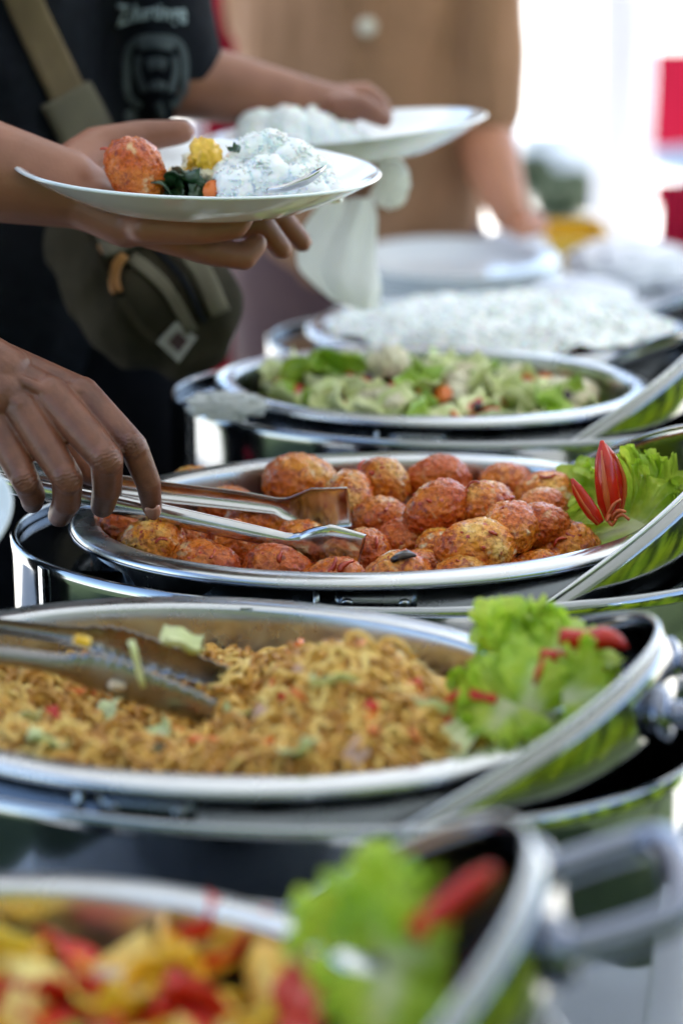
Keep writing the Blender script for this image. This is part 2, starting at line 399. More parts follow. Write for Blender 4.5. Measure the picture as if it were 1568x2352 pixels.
a = at(1585, 650, 3.9); o = wavy_panel('crimson_cloth', .16, .13, 'crimson', None, (a.x-.05, 3.35, TZ2+.005), amp=.02, seed=4); tag(o, 'small crimson cloth bunched on the far right end of the table', 'cloth')
# shrubs and far trees
def leaf_ball(name, parent, c, r, n, size, m, seed):
    rr = np.random.RandomState(seed); V, F = [], []
    for i in range(n):
        d = rr.normal(size=3); d /= np.linalg.norm(d); q = np.array(c)+d*np.array(r)*(rr.rand()**.4)*(1+.25*math.sin(4*d[0]+seed)*math.cos(3*d[1]))
        a_ = rr.normal(size=3); a_ /= np.linalg.norm(a_); b_ = np.cross(a_, rr.normal(size=3)); b_ /= np.linalg.norm(b_); s = size*(.6+.8*rr.rand())
        k = len(V); V += [q-a_*s, q+b_*s*.45, q+a_*s, q-b_*s*.45]; F.append((k, k+1, k+2, k+3))
    return mk(name, np.array(V), F, m, parent, smooth=False)
def shrub(label, x, y, r, h, seed, m='shrub'):
    t = thing('shrub', label, 'shrub', (x, y, 0), group='shrubs across the pavement')
    for k in range(4): tube('stem', [(0, 0, 0), (r*.3*math.cos(k*1.6), r*.3*math.sin(k*1.6), h*.6)], [.02, .008], M['bark'], t, n=6)
    leaf_ball('foliage', t, (0, 0, h*.58), (r, r, h*.48), 1200, .022, M[m], seed)
a = at(1290, 500, 8.2); shrub('dark green shrub on the pavement left of the wrapped pole', a.x, 8.2, .13, .13, 3)
a = at(1215, 470, 8.6); shrub('low grey green shrub beside the arm of the brown shirt', a.x, 8.8, .10, .14, 5)
a = at(1360, 470, 7.9); shrub('dark shrub half hidden behind the wrapped pole', a.x, 8.5, .12, .13, 9)
a = at(1278, 420, 9.1); t = thing('shade_patch_box', 'pale blue box standing in for shaded pavement left of the wrapped pole', 'box', (a.x, 9.1, 0))  # added box, its pale blue stands for a shaded patch of pavement
box('tub', -.15, .15, -.11, .11, 0, .175, M['pale_blue'], t, bevel=.01); box('lid', -.16, .16, -.12, .12, .177, .21, M['pale_blue'], t, bevel=.008)
def tree(label, x, y, h, r, seed):
    t = thing('tree', label, 'tree', (x, y, 0))
    tr = tube('trunk', [(0, 0, 0), (.05, 0, h*.3), (-.04, .05, h*.6)], [.14, .10, .05], M['bark'], t, n=10)
    for k in range(5): tube('limb', [(0, 0, h*.35), (r*.5*math.cos(k*1.3), r*.5*math.sin(k*1.3), h*.7)], [.05, .02], M['bark'], t, n=6)
    leaf_ball('crown', t, (0, 0, h*.68), (r, r, h*.36), 3500, .11, M['shrub'], seed)
tree('leafy tree standing in front of the white building at the right', 3.2, 11.2, 2.7, .9, 21)
tree('leafy tree standing in front of the white building on the left', -3.4, 11.0, 2.8, 1.1, 22)
# yellow box on a bench
a = at(1300, 585, 3.45); t = thing('yellow_crate', 'yellow plastic crate on the far end of the table beside the brown sleeve', 'crate', (a.x, 3.38, TZ2+.003))
for y0 in (0, .16):
    box('side_panel', -.055, .055, y0, y0+.006, 0, .045, M['yellow'], t)
for x0 in (-.06, .0553):
    box('end_panel', x0, x0+.0045, 0, .166, 0, .045, M['yellow'], t)
box('base', -.055, .055, .0063, .1597, 0, .005, M['yellow'], t)
YB = a.z
# hedge and long leaved plants behind the camera (seen in the reflections)
for lb, lc, rz, w_ in (('tall dark hedge on the near side of the buffet facing the dishes', (0, -5.6, 0), 0, 6.5), ('tall dark hedge along the right side of the lawn', (4.4, -1.4, 0), PI/2, 4.0)):
    ht = thing('hedge', lb, 'hedge', lc, rz, 'tall hedges round the lawn')
    hh = 4.6 if rz == 0 else 2.0
    v, f = grid(-w_, w_, 0, hh, 60, 24, lambda x, y: .16*noise.noise(Vector((x*2, y*2, 0)))+.06*noise.noise(Vector((x*7, y*7, 3))))
    mk('foliage', [(x, z, y) for x, y, z in v], f, M['hedge'], ht)
    box('core', -w_, w_, *((-.9, -.25) if rz == 0 else (-.9, -.25)), 0, hh-.1, M['hedge'], ht)
def long_plants(label, loc, rz, x0, x1, n, seed):
    V, F = [], []; rr = np.random.RandomState(seed); pl = thing('long_leaved_plant', label, 'plant', loc, rz)
    for i in range(n):
        x = rr.uniform(x0, x1); y = rr.uniform(-.3, .4); h = rr.uniform(1.0, 2.3); wd = rr.uniform(.03, .10); bx, by = rr.uniform(-.3, .3), rr.uniform(-.1, .3); k = len(V)
        for j in range(9):
            s_ = j/8; ww = wd*math.sin(PI*(.12+.86*s_)); c = np.array((x+bx*s_*s_, y+by*s_*s_, h*s_)); V += [c-(ww, 0, 0), c+(ww, .01, 0)]
        F += [(k+2*j, k+2*j+1, k+2*j+3, k+2*j+2) for j in range(8)]
    lv = mk('foliage', np.array(V), F, M['blade'], pl); lv['kind'] = 'stuff'
long_plants('clump of tall yellow green long leaved plants before the near hedge', (0, -4.6, 0), 0, -3.5, 4.2, 60, 5)
long_plants('row of tall yellow green long leaved plants along the right hedge', (2.9, -1.0, 0), -PI/2, -3.2, 2.6, 55, 8)

# ================================================================ TABLE
TYAW = .0
tcx, tcy, tang = .10, 1.72, -math.atan(.23)
table = thing('buffet_table', 'long buffet table under the row of chafing dishes', 'table', (tcx, tcy, 0), tang)
TL0, TL1, TW, TC = -.98, .99, .36, -.025
box('tabletop', TC-TW+.01, TC+TW-.01, TL0+.01, TL1-.01, TZ-.035, TZ-.006, M['grey_plastic'], table)
for x in (TC-TW+.08, TC+TW-.08):
    for y in (TL0+.15, TL1-.15): tube('leg', [(x, y, 0), (x, y, TZ-.036)], .015, M['steel'], table, n=10)
nx, ny = 30, 150; V = []
def cl_pt(s, y):      # s across incl. drop
    drop = .62
    if abs(s) <= TW: z = TZ+.0015*math.sin(s*19+y*7)*math.sin(y*13); return (s+TC, y, z)
    e = abs(s)-TW; sg = 1 if s > 0 else -1
    fold = .018*math.sin(y*22+sg)*(min(1, e/.2))
    return (TC+sg*(TW+.004+abs(fold)), y, TZ-.0-e)
ss = np.concatenate([np.linspace(-TW-.62, -TW-.005, 10), np.linspace(-TW, TW, 21), np.linspace(TW+.005, TW+.62, 10)])
ys = np.linspace(TL0, TL1, 260); V = [cl_pt(s, y) for y in ys for s in ss]; n_ = len(ss)
F = [(j*n_+i, j*n_+i+1, (j+1)*n_+i+1, (j+1)*n_+i) for j in range(len(ys)-1) for i in range(n_-1)]
cm = mk('tablecloth', V, F, M['cloth']); cm.location = (tcx, tcy, 0); cm.rotation_euler[2] = tang; solid(cm, .001, -1)
tag(cm, 'white woven tablecloth draped over the long buffet table', 'tablecloth')
rowd = Vector((math.sin(-tang), math.cos(-tang), 0)); off2 = rowd*1.50
t2 = dup(table, Vector(table.location)+off2+Vector((0, 0, 0)), tang, 'higher table behind the chafing dishes carrying plates and white cloths', (.8, .48, TZ2/TZ)); t2.name = 'plate_table'
c2_ = cm.copy(); COL.objects.link(c2_); c2_.location = Vector(cm.location)+off2; c2_.scale = (.8, .48, TZ2/TZ); c2_['label'] = 'white tablecloth draped over the higher far table under the plates'
# a second, lighter sheet folded by the front dish
V, F = grid(-.16, .16, -.16, .16, 24, 24, lambda x, y: .004+.003*math.sin(x*30+y*12)+.002*math.sin(y*40))
p = onz(1440, 2290, TZ); o = mk('folded_cloth', V, F, M['cloth']); o.location = (p.x+.06, p.y, TZ+.003); o.rotation_euler[2] = .3; solid(o, .002, -1)
tag(o, 'folded white cloth lying on the table beside the front chafing dish handle', 'cloth')

# ================================================================ CHAFING DISHES
A0, B0 = .22, .155
def chafing(name_label, loc, rot, s):
    t = thing('chafing_dish', name_label, 'chafing dish', loc, rot, 'roll top chafing dishes in a row')
    t.scale = (s, s, 1)
    # outer shell
    a, b, sx_ = A0+.060, B0+.013, .015
    v, f = ell_ring(a, b, [(.0045, .1335), (.0022, .1352), (0, .1337), (0.0004, .124), (0, -.080), (.004, -.088), (.03, -.088)], 160, c=(sx_, 0))
    sh = mk('body_shell', v, f, M['mirror'], t); solid(sh, .0012, -1)
    v, f = ell_ring(a-.004, b-.004, [(.0, .1325), (.0006, .05), (.004, .03), (.12, .03)], 128, fill=True, c=(sx_, 0))
    f = [q[::-1] for q in f]
    mk('water_basin', v, f, M['dark_steel'], t)
    for k in (1, 3, 5, 7):
        an = k*PI/4; x, y = sx_+(a-.035)*math.cos(an), (b-.03)*math.sin(an)
        tube('foot', [(x, y, -.0995), (x, y, -.0885)], [.014, .011], M['grey_plastic'], t, n=16)
    # seam strap on the left front
    an = PI*1.16; x, y = sx_+(a+.0012)*math.cos(an), (b+.0012)*math.sin(an)
    o = box('seam_strip', -.004, .004, -.001, .001, -.078, .131, M['steel'], t, loc=(0, 0, 0)); o.location = (x, y, 0); o.rotation_euler[2] = an+PI/2
    # inner frame that carries the pan
    fa, fb = A0-.0125, B0-.0125
    v, f = ell_ring(fa, fb, [(0, .1450), (0, .032)], 160)
    fr = mk('pan_frame', v, f, M['dark_steel'], t); solid(fr, .001, -1)
    # bridge plate on the left between shell and frame
    V, F = [], []
    n = 24
    for i in range(n+1):
        yy = -.075+.15*i/n
        xo = sx_-(a-.006)*math.sqrt(max(0, 1-(yy/(b-.006))**2)); xi = -fa*math.sqrt(max(0, 1-(yy/fb)**2))-.0015
        V += [(xo, yy, .126), (xi, yy, .126)]
    F = [(2*i, 2*i+1, 2*i+3, 2*i+2) for i in range(n)]
    br = mk('bridge_plate', V, F, M['mirror'], t, smooth=False); solid(br, .001, -1)
    # hinge plates with rivets near and far
    for sg in (-1, 1):
        n = 10; V = []
        for zz in (.112, .1405):
            for i in range(n+1):
                an = sg*PI/2+(i/n-.5)*.26; V.append(((fa+.0016)*math.cos(an), (fb+.0016)*math.sin(an), zz))
        F = [(i, i+1, n+2+i, n+1+i) for i in range(n)]
        hp = mk('hinge_plate', V, F, M['dark_steel'], t); solid(hp, .0012, 0)
        for q in (-.09, .09):
            an = sg*PI/2+q; c = Vector(((fa+.0022)*math.cos(an), (fb+.0022)*math.sin(an), .129)); d = Vector((math.cos(an), math.sin(an), 0))
            tube('rivet', [c, c+d*.0012, c+d*.0022], [.0042, .0040, .0022], M['steel'], hp, n=14)
        n = 3; V = []
        for zz in (.10, .1445):
            for i in range(n+1):
                an = sg*PI/2+(i/n-.5)*.02+(-.19 if sg < 0 else .19); V.append(((fa+.0014)*math.cos(an), (fb+.0014)*math.sin(an), zz))
        F = [(i, i+1, n+2+i, n+1+i) for i in range(n)]
        o = mk('frame_seam', V, F, M['steel'], t); solid(o, .0008, 0)
    # roll top lid, rolled back under the right side
    la, lb, ld, th = .257, .150, .085, math.radians(31)
    C = Vector((.045, 0, .150-.080)); ux = Vector((math.cos(th), 0, math.sin(th))); uy = Vector((0, 1, 0)); nn = Vector((-math.sin(th), 0, math.cos(th)))
    V, F = [], []; nt_, ns = 120, 18
    for j in range(ns+1):
        s = PI/2*j/ns; cr = math.cos(s)**.55 if j < ns else 0; dz = math.sin(s)**.8
        for i in range(nt_):
            q = 2*PI*i/nt_; V.append(C+ux*la*math.cos(q)*cr+uy*lb*math.sin(q)*cr-nn*ld*dz)
    for j in range(ns):
        for i in range(nt_):
            k2 = (i+1) % nt_; F.append((j*nt_+i, j*nt_+k2, (j+1)*nt_+k2, (j+1)*nt_+i))
    lid = mk('lid', V, F, M['lid_steel'], t)
    bm = bmesh.new(); bm.from_mesh(lid.data)
    bmesh.ops.remove_doubles(bm, verts=bm.verts, dist=1e-5)
    bmesh.ops.bisect_plane(bm, geom=bm.verts[:]+bm.edges[:]+bm.faces[:], plane_co=(0, 0, .034), plane_no=(0, 0, -1), clear_outer=True)
    bm.to_mesh(lid.data); bm.free(); solid(lid, .0012, 0)
    q0 = [q for q in np.linspace(-PI*.60, PI*.60, 90)]
    pts = [C+ux*(la)*math.cos(q)+uy*(lb)*math.sin(q) for q in q0]; pts = [p for p in pts if p.z > .034]
    tube('lid_edge', pts, .0018, M['steel'], lid, n=8, flat=1.0)
    # handle on the lid tip
    tip = C+ux*la-nn*.03; hz = []
    for (dx, dy, dz) in ((-.012, -.040, -.01), (.025, -.042, -.004), (.046, -.036, 0), (.052, 0, .002), (.046, .036, 0), (.025, .042, -.004), (-.012, .040, -.01)):
        hz.append(tip+Vector((dx, dy, dz)))
    tube('handle', cat_rom(hz, 8), .0100, M['chrome'], lid, n=16, flat=.8)
    for sg in (-1, 1):
        c = tip+Vector((-.016, sg*.040, -.01)); tube('handle_mount', [c, c+Vector((.010, sg*.0005, .002)), c+Vector((.013, sg*.0005, .0025))], [.0165, .0165, .011], M['chrome'], lid, n=20)
    return t
DISH = {'egg': (.029, 1.721, -.03, 1.072), 'noodle': (-.081, 1.362, -.2, 1.034), 'front': (-.177, .951, .0, .952), 'veg': (.084, 2.127, -.129, .93), 'rice': (.17, 2.47, -.1, .95)}
LAB = {'egg': 'steel roll top chafing dish holding the pan of spiced eggs', 'noodle': 'steel roll top chafing dish holding the fried noodles', 'front': 'steel roll top chafing dish closest to the front with pepper and tofu stir fry',
       'veg': 'steel roll top chafing dish holding the mixed cabbage vegetables', 'rice': 'farthest steel roll top chafing dish holding the white rice'}
first = None; ROOT = {}; ZS = {'rice': .89}; PYAW = {'egg': .14}
for k, (x, y, r, s) in DISH.items():
    if first is None: first = chafing(LAB[k], (x, y, TZ+.1012), r, s); ROOT[k] = first
    else: ROOT[k] = dup(first, (x, y, TZ+.0015+.1*ZS.get(k, 1)), r, LAB[k], (s, s, ZS.get(k, 1)))
def turn_lid(root, deg, dx=0):
    for ch in root.children:
        if ch.name.startswith('lid'):
            C = Vector((.045, 0, .070)); m = Matrix.Translation(C+Vector((dx, 0, 0))) @ Matrix.Rotation(math.radians(-deg), 4, 'Y') @ Matrix.Translation(-C)
            ch.location = m.to_translation(); ch.rotation_euler = m.to_euler()
turn_lid(ROOT['front'], 9, .032); turn_lid(ROOT['egg'], 3, -.018)
# food pans
PROF = [(.0016, .1440), (.0002, .1438), (0, .1455), (.0008, .1485), (.0028, .1500), (.0170, .1506), (.0200, .1496), (.0212, .1475), (.0220, .138), (.024, .105), (.029, .092), (.045, .085), (.13, .084)]
def pan(k, label):
    x, y, r, s = DISH[k]
    t = thing('food_pan', label, 'food pan', (x, y, TZ+.0012+.25*ZS.get(k, 1)-.15), PYAW.get(k, r), 'oval steel food pans'); t.scale = (s, s, 1)
    return t
pm = None
for k, lb in (('egg', 'oval steel food pan full of spiced fried eggs'), ('noodle', 'oval steel food pan full of fried noodles'), ('front', 'oval steel food pan of pepper and tofu stir fry nearest the camera'),
              ('veg', 'oval steel food pan of mixed cabbage vegetables'), ('rice', 'oval steel food pan heaped with plain white rice')):
    t = pan(k, lb)
    if pm is None:
        v, f = ell_ring(A0, B0, PROF, 192, fill=True); pm = mk('pan_bowl', v, f, M['steel'], t); recalc(pm)
        v, f = ell_ring(A0+.0006, B0+.0006, [(.0010, .1436), (0, .1434), (-.0008, .1442), (0, .1456)], 192)
        pe = mk('rolled_rim', v, f, M['chrome'], t)
    else:
        for q in (pm, pe):
            c = q.copy(); COL.objects.link(c); c.parent = t
def loc2w(k, lx, ly, z=0):     # dish local metres -> world, z relative to the rim
    x, y, r, s = DISH[k]; r = PYAW.get(k, r); c, n = math.cos(r), math.sin(r)
    return Vector((x+s*(lx*c-ly*n), y+s*(lx*n+ly*c), RZ-.25*(1-ZS.get(k, 1))+z))
def w2loc(k, p):
    x, y, r, s = DISH[k]; r = PYAW.get(k, r); c, n = math.cos(r), math.sin(r); dx, dy = (p[0]-x)/s, (p[1]-y)/s
    return dx*c+dy*n, -dx*n+dy*c
def mound(k, name, fz, m, inset=.0235, n=40, label=None, cat=None, kind='stuff', rings=26):
    """closed food surface inside a pan"""
    V, F = [], []; a, b = A0-inset, B0-inset
    for j in range(rings+1):
        rr_ = j/rings
        for i in range(n):
            t = 2*PI*i/n; lx, ly = a*rr_*math.cos(t), b*rr_*math.sin(t); V.append(loc2w(k, lx, ly, fz(lx, ly)))
    for j in range(rings):
        for i in range(n): F.append((j*n+i, j*n+(i+1) % n, (j+1)*n+(i+1) % n, (j+1)*n+i))
    o = mk(name, V, F, m); 
    if label: tag(o, label, cat, kind=kind)
    return o

# ================================================================ EGGS
def egg_mesh(seed):
    bm = bmesh.new(); bmesh.ops.create_icosphere(bm, subdivisions=5, radius=1)
    off = Vector((seed*3.1, seed*1.7, seed*.9))
    for v in bm.verts:
        d = v.co.normalized(); taper = 1-.13*d.x
        p = Vector((d.x*1.25, d.y*taper, d.z*taper*.97))
        wr = noise.fractal(d*2.2+off, 1, 2, 3)*.055 + noise.fractal(d*7+off, .9, 2, 4)*.048
        rid = abs(noise.noise(d*4.2+off*1.3)); wr -= .05*max(0, .12-rid)/.12*.6
        v.co = p*(1+wr)*.0212
    me = bpy.data.meshes.new('egg'); bm.to_mesh(me); bm.free()
    me.polygons.foreach_set('use_smooth', [True]*len(me.polygons)); me.materials.append(M['egg']); return me
EGM = [egg_mesh(i+1) for i in range(8)]
def flake_mesh(seed, L=.012, W=.005):
    rr_ = random.Random(seed); V, F = [], []
    n = 7
    for j in range(n):
        s = j/(n-1); ww = W*math.sin(PI*(.15+.75*s))*(.8+.4*rr_.random())
        c = Vector((L*(s-.5), .002*math.sin(s*3+seed), .003*math.sin(PI*s)*(1 if seed % 2 else -.5)))
        V += [c+Vector((0, -ww/2, -.0008)), c+Vector((0, 0, .0009)), c+Vector((0, ww/2, -.0008*rr_.random())), c+Vector((0, 0, -.0012))]
    for j in range(n-1):
        for k in range(4): F.append((4*j+k, 4*j+(k+1) % 4, 4*j+4+(k+1) % 4, 4*j+4+k))
    F += [(3, 2, 1, 0), (4*n-4, 4*n-3, 4*n-2, 4*n-1)]
    me = bpy.data.meshes.new('chilli_flake'); me.from_pydata([tuple(v) for v in V], [], F); me.polygons.foreach_set('use_smooth', [True]*len(me.polygons))
    return me
FLM = [flake_mesh(i) for i in range(5)]
for q in FLM: q.materials.append(M['chilli_flake'])
# (u, v) centre in the picture, size factor, height over rim, rotation z, tilt, label
EGGS = [
 (690, 1108, 1.22, -.004, .1, .1, 'large smooth orange egg at the back behind the upper tong blade'),
 (800, 1142, 1.02, -.002, 1.5, .3, 'egg with a pale yellow patch just behind the tips of the tongs'),
 (884, 1108, 1.02, .000, 1.3, .5, 'mostly white egg with a dark red smear standing highest in the back row'),
 (1004, 1106, 1.08, -.006, .1, 0, 'orange egg right of the mostly white egg in the back row'),
 (1162, 1114, .98, -.012, .2, 0, 'reddish brown egg in the back row half way to the lettuce'),
 (1254, 1140, 1.04, -.010, -.2, 0, 'orange egg lying in the back row beside the lettuce'),
 (458, 1122, .98, -.014, -.2, 0, 'egg at the back left showing above the tong arm'),
 (1003, 1172, 1.10, .004, .4, .4, 'dark reddish brown egg in the middle of the heap'),
 (1118, 1166, 1.10, .003, .9, .3, 'shiny red brown egg right of the dark egg in the middle'),
 (1240, 1172, .90, -.006, .5, 0, 'red brown egg tucked under the orange egg by the lettuce'),
 (1246, 1208, .92, .001, .2, .2, 'pale topped egg next to the small red chilli point'),
 (1172, 1216, 1.02, .004, 1.2, .2, 'round golden orange egg in the right half of the heap'),
 (876, 1196, .98, -.014, .3, 0, 'dull red egg lying low right of the tong tips'),
 (925, 1246, 1.0, -.022, .2, 0, 'shaded egg lying low behind the front row'),
 (1014, 1262, .8, -.018, .2, 0, 'small shaded egg between the long egg and the front row'),
 (1090, 1262, 1.20, -.004, .25, 0, 'long wrinkled orange egg in the right middle of the heap'),
 (1300, 1262, 1.10, -.018, -.1, .1, 'glossy dark red egg under the front edge of the lettuce'),
 (1236, 1314, .90, -.024, -.2, 0, 'flat yellow orange egg along the right front rim'),
 (1180, 1340, 1.0, -.030, .05, 0, 'low egg pressed against the front rim at the right'),
 (1058, 1334, .92, -.020, .1, .2, 'orange egg at the front rim with a tiny red flake on top'),
 (966, 1312, .84, -.026, .8, 0, 'small red speckled egg wedged behind two front eggs'),
 (910, 1330, 1.02, -.012, .1, .3, 'egg at the front rim with a charred black spot on top'),
 (842, 1268, .92, -.016, 1.4, .2, 'upright egg directly below the tip of the tongs'),
 (762, 1348, 1.08, -.024, .0, .1, 'egg at the front rim topped with a large chilli flake'),
 (640, 1314, 1.08, -.018, -.2, .1, 'red speckled egg behind the front rim left of the tongs'),
 (612, 1350, .88, -.030, -.2, 0, 'small golden egg low against the front rim'),
 (472, 1306, 1.14, -.018, -.35, .1, 'long red and orange egg in the left front of the pan'),
 (345, 1254, 1.08, -.008, -.3, .2, 'egg with a large white patch at the left front'),
 (282, 1218, .98, -.006, -.6, 0, 'leftmost egg beneath the index finger'),
 (430, 1232, 1.0, -.014, -.2, 0, 'egg under the near arm of the tongs'),
 (540, 1254, 1.0, -.018, -.2, 0, 'shaded egg under the near tong arm left of the blade'),
 (585, 1200, .96, -.016, .2, 0, 'egg showing between the two arms of the tongs'),
 (700, 1250, .96, -.020, .1, 0, 'shaded egg beneath the lower tong blade'),
 (520, 1168, .94, -.022, .2, 0, 'shaded egg lying low behind the upper tong arm'),
 (745, 1190, .9, -.026, .2, 0, 'shaded egg under the upper tong blade'),
]
EO = []
for i, (u, v, s, z, rz, tl, lb) in enumerate(EGGS):
    p = onz(u, v, RZ+z-.003); o = link('egg', EGM[i % 8]); o.location = p
    o.rotation_euler = (R.uniform(0, 6), tl+R.uniform(-.1, .1), rz+R.uniform(-.1, .1)); s *= .965; o.scale = (s, s*R.uniform(.93, 1.04), s*R.uniform(.95, 1.03))
    if i % 2: o.rotation_euler[2] += PI
    tag(o, lb, 'egg', 'spiced eggs in the pan'); EO.append(o)
mound('egg', 'sambal_sauce', lambda x, y: -.034+.008*noise.noise(Vector((x*50, y*50, 1))), M['sauce'], .0235, 60, 'oily red sambal sauce filling the pan beneath the eggs', 'sauce')
# chilli flakes on the eggs
def on_egg(o, dirv, me, s=1, mat_=None, rot=0):
    dg_ = Vector(dirv).normalized(); c = Vector(o.location); 
    mw = Matrix.LocRotScale(o.location, o.rotation_euler, o.scale)
    inv = mw.inverted(); src = inv @ (c+dg_*.08); dst = inv @ c; bv = EBV[o.data.name]
    hit = bv.ray_cast(src, (dst-src).normalized())
    if hit[0] is None: return None
    wp = mw @ hit[0]; nrm = (mw.to_3x3().inverted().transposed() @ hit[1]).normalized()
    q = link('chilli_flake', me); q.rotation_mode = 'QUATERNION'
    q.rotation_quaternion = nrm.to_track_quat('Z', 'Y') @ Matrix.Rotation(rot, 3, 'Z').to_quaternion(); q.location = wp+nrm*.0006; q.scale = (s, s, s); return q
EBV = {}
for me in EGM:
    bm = bmesh.new(); bm.from_mesh(me); EBV[me.name] = BVHTree.FromBMesh(bm); bm.free()
for j, (ei, d, s) in enumerate([(23, (-.1, -.5, 1), 1.3), (23, (.5, -.6, .9), 1.2), (19, (0, -.3, 1), .7), (2, (-.8, -.5, .6), 1.5), (2, (-.3, -.8, .7), 1.1), (27, (.4, -.8, .4), .8), (24, (.1, -.7, .8), .8),
    (26, (.3, -.7, .8), .8), (16, (-.3, -.8, .5), 1.0), (16, (.2, -.6, .8), 1.0), (8, (.7, -.5, .6), 1.0), (8, (-.5, -.4, .9), .9), (7, (-.2, -.8, .5), .9), (15, (.6, -.6, .8), .7), (5, (0, -.4, 1), 1.1), (11, (-.5, -.3, 1), .7), (22, (.3, -.8, .6), .8), (12, (.2, -.6, .8), 1.0)]):
    q = on_egg(EO[ei], d, FLM[j % 5], s, rot=R.uniform(0, 6))
    if q: tag(q, 'red chilli flake stuck on one of the spiced eggs', 'chilli flake', 'chilli flakes on the eggs')
ch = M['char'] = mat('charred skin', (.012, .008, .010), (.05, .02, .01), 200, .3, coat=.4)
me = flake_mesh(11, .018, .010); me.materials.append(ch)
q = on_egg(EO[21], (.25, -.45, 1), me, 1.0, rot=.2)
if q: q.name = 'charred_flake'; tag(q, 'curled black charred flake on top of the front egg', 'charred flake')
for k, an in enumerate([3.35, 3.62, 3.9, 4.18, 4.5, 4.78, 5.05, 5.4, 2.2, 1.2]):
    dd = R.uniform(.005, .014); p = loc2w('egg', (A0-dd)*math.cos(an), (B0-dd)*math.sin(an), .0012); o = link('sauce_speck', FLM[k % 5]); o.location = p; f_ = R.uniform(.18, .42); o.scale = (f_, f_, f_*.4); o.rotation_euler[2] = R.uniform(0, 6)
    tag(o, 'tiny speck of red sauce spilt on the rim of the egg pan', 'sauce speck', 'sauce specks on the egg pan rim')
# fine sambal bits scattered over all eggs: one part each egg, real relief
bits = bpy.data.meshes.new('sambal_bits')
for ei, o in enumerate(EO):
    V, F = [], []; bv = EBV[o.data.name]; rr_ = np.random.RandomState(ei+50)
    for k in range(60):
        d = rr_.normal(size=3); d /= np.linalg.norm(d); hit = bv.ray_cast(Vector(d*.08), Vector(-d))
        if hit[0] is None: continue
        c = np.array(hit[0]); nn_ = np.array(hit[1]); a_ = np.cross(nn_, rr_.normal(size=3)); a_ /= np.linalg.norm(a_); b_ = np.cross(nn_, a_); s1 = .0006+.0018*rr_.rand()**2; s2 = s1*(.4+.4*rr_.rand()); b0 = len(V)
        V += [c-a_*s1, c+b_*s2, c+a_*s1, c-b_*s2, c+nn_*s2*.7]
        F += [(b0, b0+1, b0+4), (b0+1, b0+2, b0+4), (b0+2, b0+3, b0+4), (b0+3, b0, b0+4)]
    q = mk('sambal_bits', np.array(V), F, M['chilli_flake'], o, smooth=True); q['kind'] = 'stuff'

# ================================================================ CHUNK GENERATORS
def chunk(kind, seed, s):
    rr_ = random.Random(seed*13+5); bm = bmesh.new()
    if kind == 'cube':
        bmesh.ops.create_cube(bm, size=1)
        for v in bm.verts: v.co = Vector((v.co.x*(1+rr_.uniform(-.35, .35)), v.co.y*(.7+rr_.uniform(-.25, .25)), v.co.z*(.5+rr_.uniform(-.2, .2))))
        bmesh.ops.bevel(bm, geom=bm.edges[:], offset=.09, segments=2, affect='EDGES', profile=.6)
    elif kind == 'leaf':
        bmesh.ops.create_grid(bm, x_segments=9, y_segments=7, size=.5)
        ph = rr_.uniform(0, 6); cu = rr_.uniform(.4, 1.5)
        for v in bm.verts:
            x, y = v.co.x, v.co.y; k = 1-.45*abs(x)*1.2
            v.co = Vector((x*1.4, y*k*1.1, cu*(y*y)-.5*x*x*math.cos(ph)+.07*math.sin(9*x+ph)+.06*math.sin(11*y+ph)))
        r_ = bmesh.ops.extrude_face_region(bm, geom=bm.faces[:])
        for e in r_['geom']:
            if isinstance(e, bmesh.types.BMVert): e.co.z += .06
    elif kind == 'disc':
        bmesh.ops.create_cone(bm, cap_ends=True, segments=18, radius1=.45, radius2=.5, depth=.2)
        bmesh.ops.bevel(bm, geom=[e for e in bm.edges if abs(e.verts[0].co.z-e.verts[1].co.z) < .01], offset=.05, segments=2, affect='EDGES')
        for v in bm.verts: v.co.z += .15*v.co.x*v.co.x
    elif kind == 'floret':
        bmesh.ops.create_icosphere(bm, subdivisions=4, radius=.5)
        for v in bm.verts:
            d = v.co.normalized(); c_ = abs(noise.noise(d*4+Vector((seed, 0, 0)))); t_ = .55 if d.z < -.2 else 1
            v.co = Vector((d.x*t_, d.y*t_, d.z))*(.42+.22*c_)
    elif kind == 'stick':
        bmesh.ops.create_cube(bm, size=1); bmesh.ops.subdivide_edges(bm, edges=bm.edges[:], cuts=3, use_grid_fill=True); b_ = rr_.uniform(-.3, .3)
        for v in bm.verts: v.co = Vector((v.co.x*1.8, v.co.y*.4, v.co.z*.22+b_*v.co.x**2))
        
    for v in bm.verts: v.co = v.co*s + noise.noise_vector(v.co*5+Vector((seed, 1, 2)))*.04*s
    me = bpy.data.meshes.new('piece'); bmesh.ops.recalc_face_normals(bm, faces=bm.faces); bm.to_mesh(me); bm.free()
    me.polygons.foreach_set('use_smooth', [True]*len(me.polygons)); return me
def place(lx, ly):
    c = ['at the far left', 'left of the centre', 'in the centre', 'right of the centre', 'at the far right'][min(4, max(0, int((lx/(A0-.03)+1)*2.5)))]
    r = ['near the front rim', 'in the middle row', 'near the back rim'][min(2, max(0, int((ly/(B0-.03)+1)*1.5)))]
    return c+', '+r
CH = {}
def piece(name, kind, s, m, p, label, cat, group, rot=None):
    vs = R.randrange(4); key = (kind, vs, s, m)
    if key not in CH: CH[key] = chunk(kind, vs+len(kind), s); CH[key].materials.append(M[m])
    o = link(name, CH[key]); o.location = p
    o.rotation_euler = rot or (R.uniform(-.9, .9), R.uniform(-.9, .9), R.uniform(0, 6.3)); f_ = R.uniform(.8, 1.2); o.scale = (f_, f_, f_)
    return tag(o, label, cat, group)

